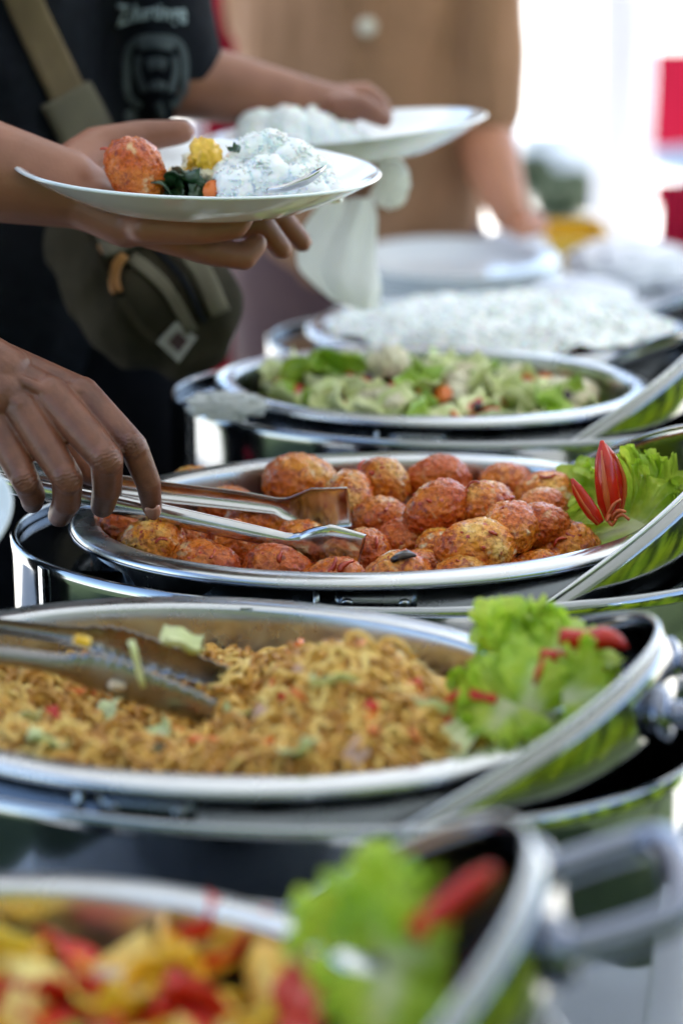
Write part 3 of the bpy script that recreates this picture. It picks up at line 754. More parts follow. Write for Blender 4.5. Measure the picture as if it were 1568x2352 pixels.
# ================================================================ NOODLES
def hn(x, y):
    z = -.030 + .050*math.exp(-((x-.085)/.055)**2-((y-.0)/.055)**2) + .020*math.exp(-((y+.105)/.05)**2) + .012*math.exp(-((x+.13)/.05)**2-((y+.0)/.06)**2) + .014*math.exp(-((x-.03)/.05)**2-((y-.06)/.04)**2)
    z += .022*math.exp(-((x-.13)/.05)**2-((y+.05)/.05)**2)
    e = (x/(A0-.02))**2+(y/(B0-.02))**2
    z += .004*noise.noise(Vector((x*45, y*45, 3)))
    return z-.014*max(0, e-.72)/.28
mound('noodle', 'soy_base', lambda x, y: hn(x, y)-.012, M['soy'], .0235, 60, 'dark soy coated tangle beneath the fried noodles', 'noodles')
def noodles():
    K, nr, ns = 2000, 36, 6
    t = NR.uniform(0, 2*PI, K); r = np.sqrt(NR.uniform(0, 1, K)); cx = (A0-.029)*r*np.cos(t); cy = (B0-.029)*r*np.sin(t)
    rel = np.array([hn(a_, b_) for a_, b_ in zip(cx, cy)])+NR.uniform(-.009, .0045, K)
    th = NR.uniform(0, 2*PI, K); L = NR.uniform(.04, .095, K); amp = NR.uniform(.003, .0065, K); kk = 2*PI/NR.uniform(.016, .034, K); ph = NR.uniform(0, 6.3, K); tilt = NR.normal(0, .35, K); bend = NR.uniform(-32, 32, K)
    s = np.linspace(-.5, .5, nr)[None]*L[:, None]
    ang = th[:, None]+bend[:, None]*s
    dx = np.cumsum(np.cos(ang), 1)*(L/nr)[:, None]; dy = np.cumsum(np.sin(ang), 1)*(L/nr)[:, None]; dx -= dx.mean(1, keepdims=True); dy -= dy.mean(1, keepdims=True)
    wv = amp[:, None]*np.sin(kk[:, None]*s+ph[:, None]); wz = amp[:, None]*.9*np.cos(kk[:, None]*s+ph[:, None]*1.7)
    x = cx[:, None]+dx-np.sin(ang)*wv; y = cy[:, None]+dy+np.cos(ang)*wv
    e = np.sqrt((x/(A0-.0235))**2+(y/(B0-.0235))**2); k_ = np.where(e > 1, 1/e, 1); x *= k_; y *= k_
    hz = np.array([[hn(a_, b_) for a_, b_ in zip(xx, yy)] for xx, yy in zip(x[:, ::4], y[:, ::4])]); base = np.array([np.interp(np.arange(nr), np.arange(nr)[::4], h_) for h_ in hz])
    z = base+(rel-base.mean(1))[:, None]*1.0+wz+tilt[:, None]*s*.3
    P = np.stack([x, y, z], 2); T = np.gradient(P, axis=1); T /= np.linalg.norm(T, axis=2, keepdims=True)
    up = np.array((.1, .2, 1.)); N1 = np.cross(T, up); N1 /= np.linalg.norm(N1, axis=2, keepdims=True); N2 = np.cross(T, N1)
    rad = NR.uniform(.0015, .0023, K)[:, None, None]
    rings = [P+rad*(math.cos(2*PI*k/ns+.4)*N1+math.sin(2*PI*k/ns+.4)*N2) for k in range(ns)]
    Vv = np.stack(rings, 2)    # K,nr,ns,3
    X, Y, r_, s_ = DISH['noodle']; c, n = math.cos(r_), math.sin(r_); q = Vv.reshape(-1, 3)
    W = np.stack([X+s_*(q[:, 0]*c-q[:, 1]*n), Y+s_*(q[:, 0]*n+q[:, 1]*c), RZ+q[:, 2]], 1)
    i0 = np.arange(K)[:, None, None]*nr*ns; j = np.arange(nr-1)[None, :, None]*ns; k = np.arange(ns)[None, None]; k2 = (k+1) % ns
    F = np.stack(np.broadcast_arrays(i0+j+k, i0+j+k2, i0+j+ns+k2, i0+j+ns+k), -1).reshape(-1, 4)
    me = bpy.data.meshes.new('fried_noodles'); me.vertices.add(len(W)); me.vertices.foreach_set('co', W.ravel())
    me.loops.add(F.size); me.loops.foreach_set('vertex_index', F.ravel()); me.polygons.add(len(F)); me.polygons.foreach_set('loop_start', np.arange(0, F.size, 4)); me.polygons.foreach_set('loop_total', np.full(len(F), 4))
    me.update(); me.polygons.foreach_set('use_smooth', [True]*len(F))
    ca = me.color_attributes.new('tint', 'FLOAT_COLOR', 'POINT'); h = NR.uniform(0, 1, K)
    c1, c2, c3 = np.array((.66, .36, .055)), np.array((.40, .16, .018)), np.array((.88, .64, .20)); col = np.where(h[:, None] < .6, c1+(c2-c1)*(h[:, None]/.6), c3+(c1-c3)*((1-h[:, None])/.4))
    cc = np.repeat(col, nr*ns, 0); cc = np.hstack([cc, np.ones((len(cc), 1))]); ca.data.foreach_set('color', cc.ravel())
    o = link('fried_noodles', me, M['noodle']); tag(o, 'curly brown fried noodles heaped in the pan', 'noodles', kind='stuff')
noodles()
G = 'bits of vegetable and meat in the fried noodles'
def noodle_bit(u, v, kind, s, m, nm, lb, dz=.006):
    # march the pixel ray down to the heap
    x, dy, dz_ = _dir(u, v); p = None
    for i in range(700):
        Y = 1.62-i*.0008 if False else 1.15+i*.0007
        q = at(u, v, Y); lx, ly = w2loc('noodle', q)
        if (lx/(A0-.02))**2+(ly/(B0-.02))**2 < 1 and q.z < RZ+hn(lx, ly)+dz: p = q; break
    if p is None: return
    piece(nm, kind, s, m, p, lb+' '+place(lx, ly), nm.replace('_', ' '), G)
for (u, v) in [(205, 1592), (660, 1505), (930, 1535), (800, 1495), (1000, 1590), (480, 1700), (280, 1712), (440, 1688), (630, 1560), (855, 1660), (40, 1700), (1090, 1680), (960, 1700), (590, 1712), (330, 1600), (700, 1610)]:
    noodle_bit(u, v, 'stick', .014, 'carrot', 'carrot_bit', 'short orange carrot strip among the fried noodles')
for (u, v) in [(770, 1572), (60, 1668), (110, 1722), (900, 1480), (980, 1640), (420, 1560), (540, 1650), (240, 1660), (1040, 1720), (690, 1735), (380, 1690), (610, 1470), (155, 1560)]:
    noodle_bit(u, v, 'leaf', .019, 'cabbage', 'cabbage_bit', 'pale cabbage piece among the fried noodles')
for (u, v) in [(560, 1490), (810, 1735), (690, 1550), (600, 1640), (1010, 1540)]:
    noodle_bit(u, v, 'cube', .015, 'chicken', 'chicken_bit', 'pale pink chicken piece among the fried noodles')
for (u, v) in [(470, 1560), (870, 1590), (350, 1725), (740, 1690), (190, 1690)]:
    noodle_bit(u, v, 'stick', .009, 'dark_leaf', 'scallion_bit', 'dark green scallion piece among the fried noodles')
for (u, v) in [(665, 1600), (860, 1630), (230, 1640), (940, 1580), (520, 1720), (120, 1650), (1020, 1660)]:
    noodle_bit(u, v, 'cube', .012, 'tomato', 'tomato_bit', 'small red tomato piece among the fried noodles')
p = onz(566, 1399, RZ+.0062)
o = piece('scallion_scrap', 'stick', .0045, 'dark_leaf', p, 'tiny green scallion scrap on the back rim of the noodle pan', 'scallion scrap', None, rot=(0, 0, .1)); 

# ================================================================ VEGETABLES (second pan from the back)
def hv(x, y): 
    e = (x/(A0-.03))**2+(y/(B0-.03))**2
    return .024*math.exp(-((x+.01)/.12)**2-((y)/.09)**2)-.026-.012*max(0, e-.6)+.003*noise.noise(Vector((x*40, y*40, 7)))
mound('veg', 'vegetable_base', lambda x, y: hv(x, y)-.014, M['green_leaf'], .0235, 50, 'bed of cooked greens beneath the mixed vegetables', 'vegetables')
kinds = [('leaf', .030, 'cabbage', 'cabbage_piece', 'pale cabbage piece in the vegetable pan', .36), ('leaf', .032, 'green_leaf', 'green_leaf_piece', 'bright green leaf piece in the vegetable pan', .16),
         ('floret', .028, 'cauli', 'cauliflower_piece', 'white cauliflower piece in the vegetable pan', .22), ('disc', .024, 'carrot', 'carrot_slice', 'orange carrot slice in the vegetable pan', .10),
         ('cube', .024, 'tomato', 'tomato_piece', 'red tomato piece in the vegetable pan', .06), ('stick', .020, 'aubergine', 'aubergine_strip', 'dark purple aubergine strip in the vegetable pan', .10)]
for i in range(190):
    t = R.uniform(0, 2*PI); r = math.sqrt(R.random()); lx, ly = (A0-.045)*r*math.cos(t), (B0-.04)*r*math.sin(t)
    q = R.random(); acc = 0
    for kd in kinds:
        acc += kd[5]
        if q <= acc: break
    piece(kd[3], kd[0], kd[1], kd[2], loc2w('veg', lx, ly, hv(lx, ly)+R.uniform(-.006, .010)), kd[4]+' '+place(lx, ly), kd[3].replace('_', ' '), 'pieces in the vegetable pan')
for (u, v, kd) in [(780, 845, kinds[1]), (760, 870, kinds[1]), (865, 842, kinds[2]), (900, 838, kinds[2]), (845, 866, kinds[0]), (1085, 862, kinds[2]), (790, 886, kinds[4]), (868, 884, kinds[3]), (1046, 938, kinds[3]), (1000, 905, kinds[1]), (690, 880, kinds[1])]:
    piece(kd[3], kd[0], kd[1]*1.15, kd[2], at(u, v, 2.14), kd[4], kd[3].replace('_', ' '), 'pieces in the vegetable pan')

# ================================================================ FRONT PAN
def hf(x, y):
    e = (x/(A0-.03))**2+(y/(B0-.03))**2
    return .004-.02*max(0, e-.35)+.004*noise.noise(Vector((x*30, y*30, 9)))-.034
mound('front', 'stir_fry_base', lambda x, y: hf(x, y)-.018, M['sauce'], .0235, 50, 'oily sauce beneath the pepper and tofu stir fry', 'sauce')
fk = [('cube', .026, 'tofu', 'tofu_piece', 'golden fried tofu piece in the front pan', .34), ('leaf', .026, 'corn', 'yellow_pepper_piece', 'yellow pepper piece in the front pan', .22), ('cube', .024, 'onion', 'onion_piece', 'pale onion piece in the front pan', .12),
      ('leaf', .027, 'tomato', 'red_pepper_piece', 'glossy red pepper piece in the front pan', .18), ('disc', .026, 'carrot', 'carrot_slice', 'orange carrot slice in the front pan', .08), ('leaf', .026, 'green_leaf', 'green_leaf_piece', 'green leaf piece in the front pan', .06)]
for i in range(330):
    t = R.uniform(0, 2*PI); r = math.sqrt(R.random()); lx, ly = (A0-.042)*r*math.cos(t), (B0-.042)*r*math.sin(t)
    pw = loc2w('front', lx, ly); dd = pw.y*CP+(CAMZ-pw.z)*SP
    if 784+FD*pw.x/dd < -70 or 1176-FD*(pw.y*SP+(pw.z-CAMZ)*CP)/dd > 2440: continue
    q = R.random()*1.0; acc = 0
    for kd in fk:
        acc += kd[5]
        if q <= acc: break
    piece(kd[3], kd[0], kd[1], kd[2], loc2w('front', lx, ly, hf(lx, ly)+R.uniform(-.008, .008)), kd[4]+' '+place(lx, ly), kd[3].replace('_', ' '), 'pieces in the front pan')
for (u, v, kd, s) in [(490, 2165, fk[3], 1.2), (560, 2190, fk[3], 1.1), (180, 2230, fk[3], 1.3), (160, 2290, fk[3], 1.2), (420, 2220, fk[1], 1.5), (350, 2265, fk[1], 1.3), (640, 2265, fk[0], 1.5), (700, 2250, fk[0], 1.3), (300, 2200, fk[0], 1.2), (265, 2275, fk[2], 1.0), (20, 2210, fk[1], 1.3), (450, 2330, fk[3], 1.1), (270, 2345, fk[1], 1.2), (700, 2330, fk[3], 1.1), (60, 2310, fk[0], 1.3)]:
    p = onz(u, v, RZ-.022); lx, ly = w2loc('front', p)
    o = piece(kd[3], kd[0], kd[1], kd[2], p, kd[4]+' '+place(lx, ly), kd[3].replace('_', ' '), 'pieces in the front pan'); o.scale = (s, s, s)

# ================================================================ RICE
def grains(name, pts, parent, m, seed, size=.0033):
    rr_ = np.random.RandomState(seed); K = len(pts); P = np.array(pts)
    d = rr_.normal(size=(K, 3)); d[:, 2] *= .35; d /= np.linalg.norm(d, axis=1, keepdims=True); a_ = np.cross(d, rr_.normal(size=(K, 3))); a_ /= np.linalg.norm(a_, axis=1, keepdims=True); b_ = np.cross(d, a_)
    L = size*rr_.uniform(.8, 1.2, (K, 1)); w_ = L*.42
    V = np.stack([P-d*L, P-d*L*.6+a_*w_, P-d*L*.6+b_*w_, P-d*L*.6-a_*w_, P-d*L*.6-b_*w_, P+d*L*.6+a_*w_, P+d*L*.6+b_*w_, P+d*L*.6-a_*w_, P+d*L*.6-b_*w_, P+d*L], 1).reshape(-1, 3)
    f0 = [(0, 2, 1), (0, 3, 2), (0, 4, 3), (0, 1, 4), (1, 2, 6), (1, 6, 5), (2, 3, 7), (2, 7, 6), (3, 4, 8), (3, 8, 7), (4, 1, 5), (4, 5, 8), (9, 5, 6), (9, 6, 7), (9, 7, 8), (9, 8, 5)]
    F = (np.array(f0)[None]+np.arange(K)[:, None, None]*10).reshape(-1, 3)
    return mk(name, V, F, m, parent, world=parent is not None)
def hr(x, y):
    e = (x/(A0-.03))**2+(y/(B0-.03))**2
    return .012+.020*math.exp(-((x-.04)/.12)**2-(y/.1)**2)+.010*noise.noise(Vector((x*22, y*22, 4)))+.004*noise.noise(Vector((x*70, y*70, 4)))-.024*max(0, e-.6)
mo = mound('rice', 'white_rice', hr, M['rice'], .0235, 120, 'cooked white rice heaped in the farthest pan', 'rice', rings=60)
pts = []
for i in range(2600):
    t = R.uniform(0, 2*PI); r = math.sqrt(R.random()); lx, ly = (A0-.027)*r*math.cos(t), (B0-.027)*r*math.sin(t); pts.append(tuple(loc2w('rice', lx, ly, hr(lx, ly)+R.uniform(-.002, .0012))))
g = grains('rice_grains', pts, mo, M['rice'], 3, .0042); g['kind'] = 'stuff'

# ================================================================ TONGS
def channel(name, path, wid, sag, parent, m, side, updir=(0, 0, 1), n=10, scallop=None, k=10, tilt=0):
    """curved strip swept along path; cross-section is an arc that bulges towards `side`"""
    P = cat_rom(path, k); mlen = len(P); ws = np.interp(np.linspace(0, 1, mlen), np.linspace(0, 1, len(wid)), wid); sg = np.interp(np.linspace(0, 1, mlen), np.linspace(0, 1, len(sag)), sag)
    V, F = [], []; up = Vector(updir)
    for i, p in enumerate(P):
        T = (P[min(i+1, mlen-1)]-P[max(i-1, 0)]).normalized(); U = (up-T*up.dot(T)).normalized(); S = Vector(side); S = (S-T*S.dot(T)-U*S.dot(U)).normalized()
        w_ = ws[i]
        if scallop and i/mlen > scallop[0]: w_ *= 1+scallop[1]*abs(math.sin(i/mlen*scallop[2]))
        for j in range(n+1):
            q = -1+2*j/n; V.append(p+U*w_*.5*math.sin(q*PI/2*.92)+S*sg[i]*math.cos(q*PI/2*.92))
    for i in range(mlen-1):
        for j in range(n): F.append((i*(n+1)+j, i*(n+1)+j+1, (i+1)*(n+1)+j+1, (i+1)*(n+1)+j))
    o = mk(name, V, F, m, parent, world=True); solid(o, .0009, 0); return o
TJ = at(-190, 1060, 1.72)
tg = thing('serving_tongs', 'steel serving tongs with scoop blades gripping among the spiced eggs', 'tongs', TJ)
na = [at(-190, 1072, 1.700), at(60, 1117, 1.690), at(330, 1170, 1.675), at(560, 1220, 1.660), at(655, 1240, 1.655), at(690, 1248, 1.652), at(750, 1256, 1.648), at(830, 1272, 1.648)]
fa_ = [at(-190, 1052, 1.735), at(60, 1084, 1.735), at(330, 1125, 1.735), at(540, 1150, 1.735), at(630, 1163, 1.735), at(665, 1170, 1.735), at(720, 1172, 1.732), at(802, 1166, 1.728)]
channel('near_arm', na, [.015, .0165, .016, .0145, .012, .018, .038, .033], [.006, .007, .0068, .006, .005, .004, .0045, .003], tg, M['tongs'], (0, -1, -.12), updir=(0, -.12, 1), k=12)
channel('far_arm', fa_, [.015, .0175, .017, .0155, .013, .020, .036, .033], [.006, .007, .007, .006, .005, .004, .0045, .003], tg, M['tongs'], (0, 1, .02), updir=(0, -.02, 1), k=12)
tube('joint_ring', [TJ+Vector((0, .02*math.cos(t), .02*math.sin(t)*.4-.0)) for t in np.linspace(-PI/2, PI/2, 9)], .003, M['tongs'], tg, n=8, world=True)
TJ2 = at(-330, 1380, 1.40)
tg2 = thing('noodle_tongs', 'steel tongs with scalloped edges lying in the fried noodles', 'tongs', TJ2)
a1 = [at(-330, 1385, 1.45), at(-60, 1432, 1.44), at(130, 1458, 1.43), at(260, 1478, 1.42), at(330, 1500, 1.415), at(440, 1535, 1.405), at(540, 1570, 1.40)]
a2 = [at(-330, 1450, 1.37), at(-60, 1494, 1.365), at(110, 1520, 1.36), at(210, 1540, 1.355), at(290, 1565, 1.35), at(390, 1600, 1.345), at(490, 1640, 1.34)]
channel('far_arm', a1, [.010, .010, .012, .020, .021, .018, .015], [.005, .006, .005, .003, .003, .003, .002], tg2, M['serrated'], (0, 1, 0), updir=(0, 0, 1), scallop=(.42, .16, 62), k=24)
channel('near_arm', a2, [.011, .012, .013, .021, .023, .020, .016], [.005, .006, .005, .003, .003, .003, .002], tg2, M['serrated'], (0, -1, 0), updir=(0, 0, 1), scallop=(.42, .16, 62), k=24)
tube('joint_ring', [TJ2+Vector((0, .04*math.cos(t), .02*math.sin(t))) for t in np.linspace(-PI/2, PI/2, 9)], .003, M['serrated'], tg2, n=8, world=True)
for (u, v, kind, m, nm, lb, s) in [(315, 1525, 'stick', 'cabbage', 'cabbage_strip', 'long pale cabbage strip hanging over the scalloped tongs', .016), (185, 1470, 'cube', 'corn', 'egg_crumb', 'small yellow egg crumb on the noodle tongs', .009),
        (412, 1490, 'leaf', 'cabbage', 'cabbage_scrap', 'pale cabbage scrap caught between the blades of the noodle tongs', .018), (268, 1575, 'cube', 'onion', 'onion_scrap', 'tiny white onion scrap on the near tong blade', .009), (470, 1600, 'stick', 'dark_leaf', 'green_strip', 'dark green strip hanging in the noodle tongs', .014)]:
    p = at(u, v, 1.345 if u < 400 else 1.385); piece(nm, kind, s, m, p, lb, nm.replace('_', ' '), None, rot=(.1, 1.35 if nm in ('cabbage_strip',) else .4, .2))

# ================================================================ LETTUCE AND CHILLI GARNISH
def lettuce_leaf(parent, base, along, normal, Rr, spread, cup, seed, ruf=1.0):
    """a frilly leaf: a fan whose outer third is gathered into deep irregular ruffles"""
    rr_ = random.Random(seed); nph, nrad = 300, 26; al = Vector(along).normalized(); no = Vector(normal); no = (no-al*no.dot(al)).normalized(); sd = al.cross(no)
    V, F, C = [], [], []; o1 = seed*7.7
    nz = lambda a, b: noise.noise(Vector((a, b, o1)))
    for i in range(nph+1):
        ph = (i/nph*2-1)*spread; arc = ph*3.2
        lobe = 1+.30*nz(ph*1.7, 1)+.16*nz(ph*5, 2)
        out = Rr*(.78+.22*math.cos(ph*.9))*lobe
        g = ph+.22*nz(ph*2.3, 5)                      # uneven gathers
        tooth = .10*abs(nz(ph*22, 3))+.09*abs(nz(ph*48, 4))
        for j in range(nrad+1):
            r = j/nrad; e = r**3; rad_ = r*out*(1+e*(tooth-.06)*1.6)
            lx = rad_*math.sin(ph); ly = rad_*math.cos(ph)
            a1 = nz(ph*2.1+3, r*.7); ph2 = g*9.5+a1*6+r*1.2; ph3 = g*24+nz(ph*6, 8)*5+r*2
            h = Rr*ruf*(.20*r*r*math.sin(g*3.1+o1)+.17*e*math.sin(ph2)*(1+a1)+.12*r**6*math.sin(ph3)+.07*r**9*math.sin(g*57+r*3+o1))
            sh = Rr*ruf*(.10*e*math.cos(ph2)+.08*r**6*math.cos(ph3)+.04*r**9*math.cos(g*57+r*3+o1))        # sideways roll of each ruffle
            cu = Rr*ruf*.10*r**5*math.sin(ph2*.5+1)
            h += cup*(lx*lx*6+r*r*Rr*.4) + Rr*.025*nz(lx*130, ly*130)*r*3
            q = Vector(base)+al*(ly*(1-.15*r*r*abs(cup))-abs(cu))+sd*(lx+sh*math.cos(ph))+no*(h); q += al*(-sh*math.sin(ph))
            V.append(q)
            vein = max(0, 1-abs(math.sin(ph*4.5+nz(ph*2, r*2)*1.5))*r*9)*(1-r)
            rib = max(0, 1-abs(lx)/(.004+.008*(1-r)))*(1-r)**.6 + max(0, .30-r)*1.6 + .35*vein
            C.append(min(1, rib))
    n1 = nrad+1
    for i in range(nph):
        for j in range(nrad): F.append((i*n1+j, (i+1)*n1+j, (i+1)*n1+j+1, i*n1+j+1))
    o = mk('leaf', V, F, M['lettuce'], parent, world=True)
    ca = o.data.color_attributes.new('rib', 'FLOAT_COLOR', 'POINT'); C = np.array(C); ca.data.foreach_set('color', np.stack([C, C, C, np.ones_like(C)], 1).ravel())
    return o
def chilli_half(parent, base, tip, wdt, side, m=M['chilli'], inner=True, bendv=(0, 0, 0)):
    b, t = Vector(base), Vector(tip); mid = (b+t)/2+Vector(bendv); path = [b, b.lerp(mid, .6), mid.lerp(t, .35), t]
    o = channel('petal', path, [wdt*.55, wdt, wdt*1.0, wdt*.75, wdt*.08], [wdt*.3, wdt*.42, wdt*.42, wdt*.3, .0005], parent, m, side, updir=Vector(side).cross(t-b), k=10, n=12)
    o.modifiers[0].thickness = .0016
    if inner:
        off = Vector(side).normalized()*wdt*.1
        V, F = tube_data([p-off+Vector(side).normalized()*wdt*.5 for p in cat_rom([b, mid, t.lerp(mid, .2)], 8)], np.interp(np.linspace(0, 1, 17), [0, .3, 1], [wdt*.06, wdt*.16, wdt*.03]), 8)
        mk('membrane', V, F, M['chilli_in'], parent, world=True)
    return o
# egg pan garnish
g1 = thing('lettuce_garnish', 'frilly green lettuce on the right rim of the egg pan', 'lettuce', at(1400, 1215, 1.70))
lettuce_leaf(g1, at(1440, 1190, 1.79), (-.35, .05, 1), (.2, -1, .1), .066, 1.3, -.6, 1)
lettuce_leaf(g1, at(1440, 1215, 1.74), (.72, -.05, .62), (-.5, -.8, .5), .070, 1.4, .5, 2)
lettuce_leaf(g1, at(1480, 1205, 1.70), (-1, -.30, -.05), (.1, -.55, 1), .072, 1.1, -.7, 3)
lettuce_leaf(g1, at(1440, 1215, 1.70), (.75, -.20, .05), (-.1, -.8, 1), .056, 1.5, .5, 4)
lettuce_leaf(g1, at(1490, 1170, 1.78), (.25, -.1, 1), (.1, -1, .1), .040, 1.6, .6, 5)
c1 = thing('chilli_flower', 'split red chilli standing upright in the lettuce on the egg pan', 'chilli', at(1400, 1195, 1.69))
chilli_half(c1, at(1405, 1192, 1.69), at(1382, 1012, 1.70), .0165, (-.3, -1, .1), bendv=(-.001, -.004, 0))
chilli_half(c1, at(1412, 1180, 1.71), at(1388, 1020, 1.715), .015, (.8, -.7, 0), bendv=(.006, 0, 0))
chilli_half(c1, at(1378, 1200, 1.68), at(1313, 1099, 1.685), .0105, (-.5, -1, .0), bendv=(-.0012, 0, 0), inner=True)
for i, (du, dv, e) in enumerate([(40, -40, 3), (30, 5, -4), (52, -12, 2), (8, 10, 3), (60, 6, 4)]):
    q0 = at(1392+i*4, 1194, 1.675); q1 = at(1385+du, 1188+dv, 1.67); tube('chilli_strand', cat_rom([q0, q0.lerp(q1, .5)+Vector((0, 0, .004*(1 if e > 0 else -1))), q1], 5), [.0016]*6+[.0012]*5, M['chilli_in'], c1, n=6, world=True)
# noodle garnish
g2 = thing('lettuce_garnish', 'large frilly lettuce with upright leaves on the right end of the noodle pan', 'lettuce', at(1200, 1640, 1.30))
lettuce_leaf(g2, at(1190, 1590, 1.36), (-.72, 0, .75), (.2, -1, .3), .060, .75, .4, 11)
lettuce_leaf(g2, at(1200, 1585, 1.36), (.0, .02, 1), (.1, -1, .1), .062, .62, .5, 12)
lettuce_leaf(g2, at(1245, 1600, 1.33), (.35, 0, 1), (-.2, -1, .2), .054, 1.1, -.6, 13)
lettuce_leaf(g2, at(1215, 1640, 1.29), (.1, -.1, .8), (0, -1, .3), .046, 1.4, -.9, 14, ruf=.7)
lettuce_leaf(g2, at(1170, 1610, 1.29), (-.3, -.45, -.35), (0, -.8, .8), .038, 1.5, .5, 15)
lettuce_leaf(g2, at(1290, 1600, 1.29), (.9, -.1, .1), (0, -.7, .8), .034, 1.5, .5, 16)
for (b, t_, w_, lb) in [((1345, 1470), (1442, 1488), .014, 'red chilli point poking out right of the noodle pan lettuce'), ((1300, 1510), (1392, 1540), .009, 'thin dark red chilli beneath the larger one by the noodle pan lettuce')]:
    c = thing('chilli', lb, 'chilli', at(b[0], b[1], 1.32)); P = cat_rom([at(b[0]-60, b[1]-6, 1.32), at(b[0], b[1], 1.32), at((b[0]+t_[0])/2, (b[1]+t_[1])/2-12, 1.315), at(t_[0], t_[1], 1.31)], 6)
    tube('skin', P, np.interp(np.linspace(0, 1, len(P)), [0, .6, .85, 1], [w_*.4, w_*.5, w_*.35, w_*.06]), M['chilli'], c, n=12, world=True)
c = thing('chilli_slice', 'red chilli wedge lying between noodles and lettuce', 'chilli', at(1080, 1610, 1.30)); P = cat_rom([at(1015, 1622, 1.30), at(1070, 1600, 1.295), at(1140, 1608, 1.29)], 6)
tube('skin', P, np.interp(np.linspace(0, 1, len(P)), [0, .5, 1], [.002, .0065, .003]), M['tomato'], c, n=10, world=True)
c = thing('chilli_sliver', 'thin red chilli sliver stuck upright in the noodle pan lettuce', 'chilli', at(1235, 1560, 1.285)); tube('skin', [at(1228, 1572, 1.285), at(1236, 1545, 1.284), at(1248, 1512, 1.285)], [.0012, .0022, .0008], M['chilli'], c, n=8, world=True)
# front garnish
g3 = thing('lettuce_garnish', 'blurred frilly lettuce on the right end of the front pan', 'lettuce', at(830, 2200, .93))
lettuce_leaf(g3, at(870, 2180, .97), (-.42, 0, 1), (.2, -1, .3), .056, .9, .5, 21)
lettuce_leaf(g3, at(900, 2200, .94), (-.1, 0, .6), (0, -1, .3), .036, 1.3, -.5, 22)
lettuce_leaf(g3, at(900, 2240, .91), (-.2, -.3, -.55), (0, -1, .6), .040, 1.4, .5, 23)
lettuce_leaf(g3, at(880, 2210, .93), (.5, 0, .1), (0, -1, .4), .034, 1.4, .6, 24)
c = thing('chilli', 'orange red chilli slanting up out of the front pan lettuce', 'chilli', at(960, 2130, .93)); P = cat_rom([at(955, 2145, .93), at(1030, 2080, .93), at(1135, 1995, .93)], 8)
tube('skin', P, np.interp(np.linspace(0, 1, len(P)), [0, .3, .8, 1], [.0065, .0065, .0055, .0025]), M['chilli'], c, n=12, world=True)
tube('stalk', [at(955, 2145, .93), at(930, 2165, .932)], [.003, .002], M['green_leaf'], c, n=8, world=True)

# ================================================================ PLATES AND THEIR FOOD
PLP = [(.080, -.0255), (.084, -.0270), (.088, -.0262), (.094, -.0235), (.112, -.0165), (.128, -.0085), (.1425, .0), (.145, .0015), (.1430, .0032), (.1395, .0024), (.126, -.0052), (.110, -.0130), (.092, -.0200), (.080, -.0222), (.01, -.0225)]
def plate(loc, rot, label, s=1, group='white china plates', parent=None):
    o = lathe('plate', [(r, z) for r, z in PLP], M['china'], None, n=96); recalc(o); o.location = loc; o.rotation_euler = rot; o.scale = (s, s, s)
    return tag(o, label, 'plate', group)
PC = at(455, 388, 1.848)
PR = Matrix.Rotation(math.radians(1.6), 4, 'Y')
plate(PC, (0, math.radians(2.0), 0), 'white plate in the foreground hand with egg, greens and rice')
def on_plate(dx, dy, dz=0): return PC+Vector((dx, dy, -.022-dx*.035+dz))
o = link('egg', EGM[3]); o.location = on_plate(-.046, -.03, .0245); o.scale = (1.06, 1.04, 1.06); o.rotation_euler = (1, .9, .4); tag(o, 'orange spiced egg at the left on the foreground plate', 'egg')
q = link('chilli_flake', FLM[1]); q.location = on_plate(-.046, -.03, .0235)+Vector((-.022, -.004, .015)); q.rotation_euler = (.3, .5, .2); tag(q, 'red chilli flake on the plated egg', 'chilli flake')
for i in range(14): piece('cauliflower_piece', 'floret', .024, 'cauli', on_plate(R.uniform(-.022, .008), R.uniform(-.01, .03), R.uniform(.008, .026)), 'pale cauliflower piece beside the egg on the foreground plate', 'cauliflower', 'vegetables on the foreground plate')
piece('floret', 'floret', .030, 'corn', on_plate(.004, .0, .031), 'yellow floret on top of the food on the foreground plate', 'floret', None)
for i in range(9): piece('greens', 'leaf', .022, 'dark_leaf', on_plate(R.uniform(-.024, .014), R.uniform(-.045, -.02), R.uniform(.004, .018)), 'dark green cooked leaf on the foreground plate', 'greens', 'vegetables on the foreground plate')
piece('greens', 'leaf', .011, 'dark_leaf', on_plate(.030, -.02, .040), 'dark green leaf lying on the rice of the foreground plate', 'greens', None)
piece('carrot_slice', 'disc', .020, 'carrot', on_plate(.014, -.04, .011), 'orange carrot slice against the rice on the foreground plate', 'carrot', None, rot=(1.2, .3, .4))
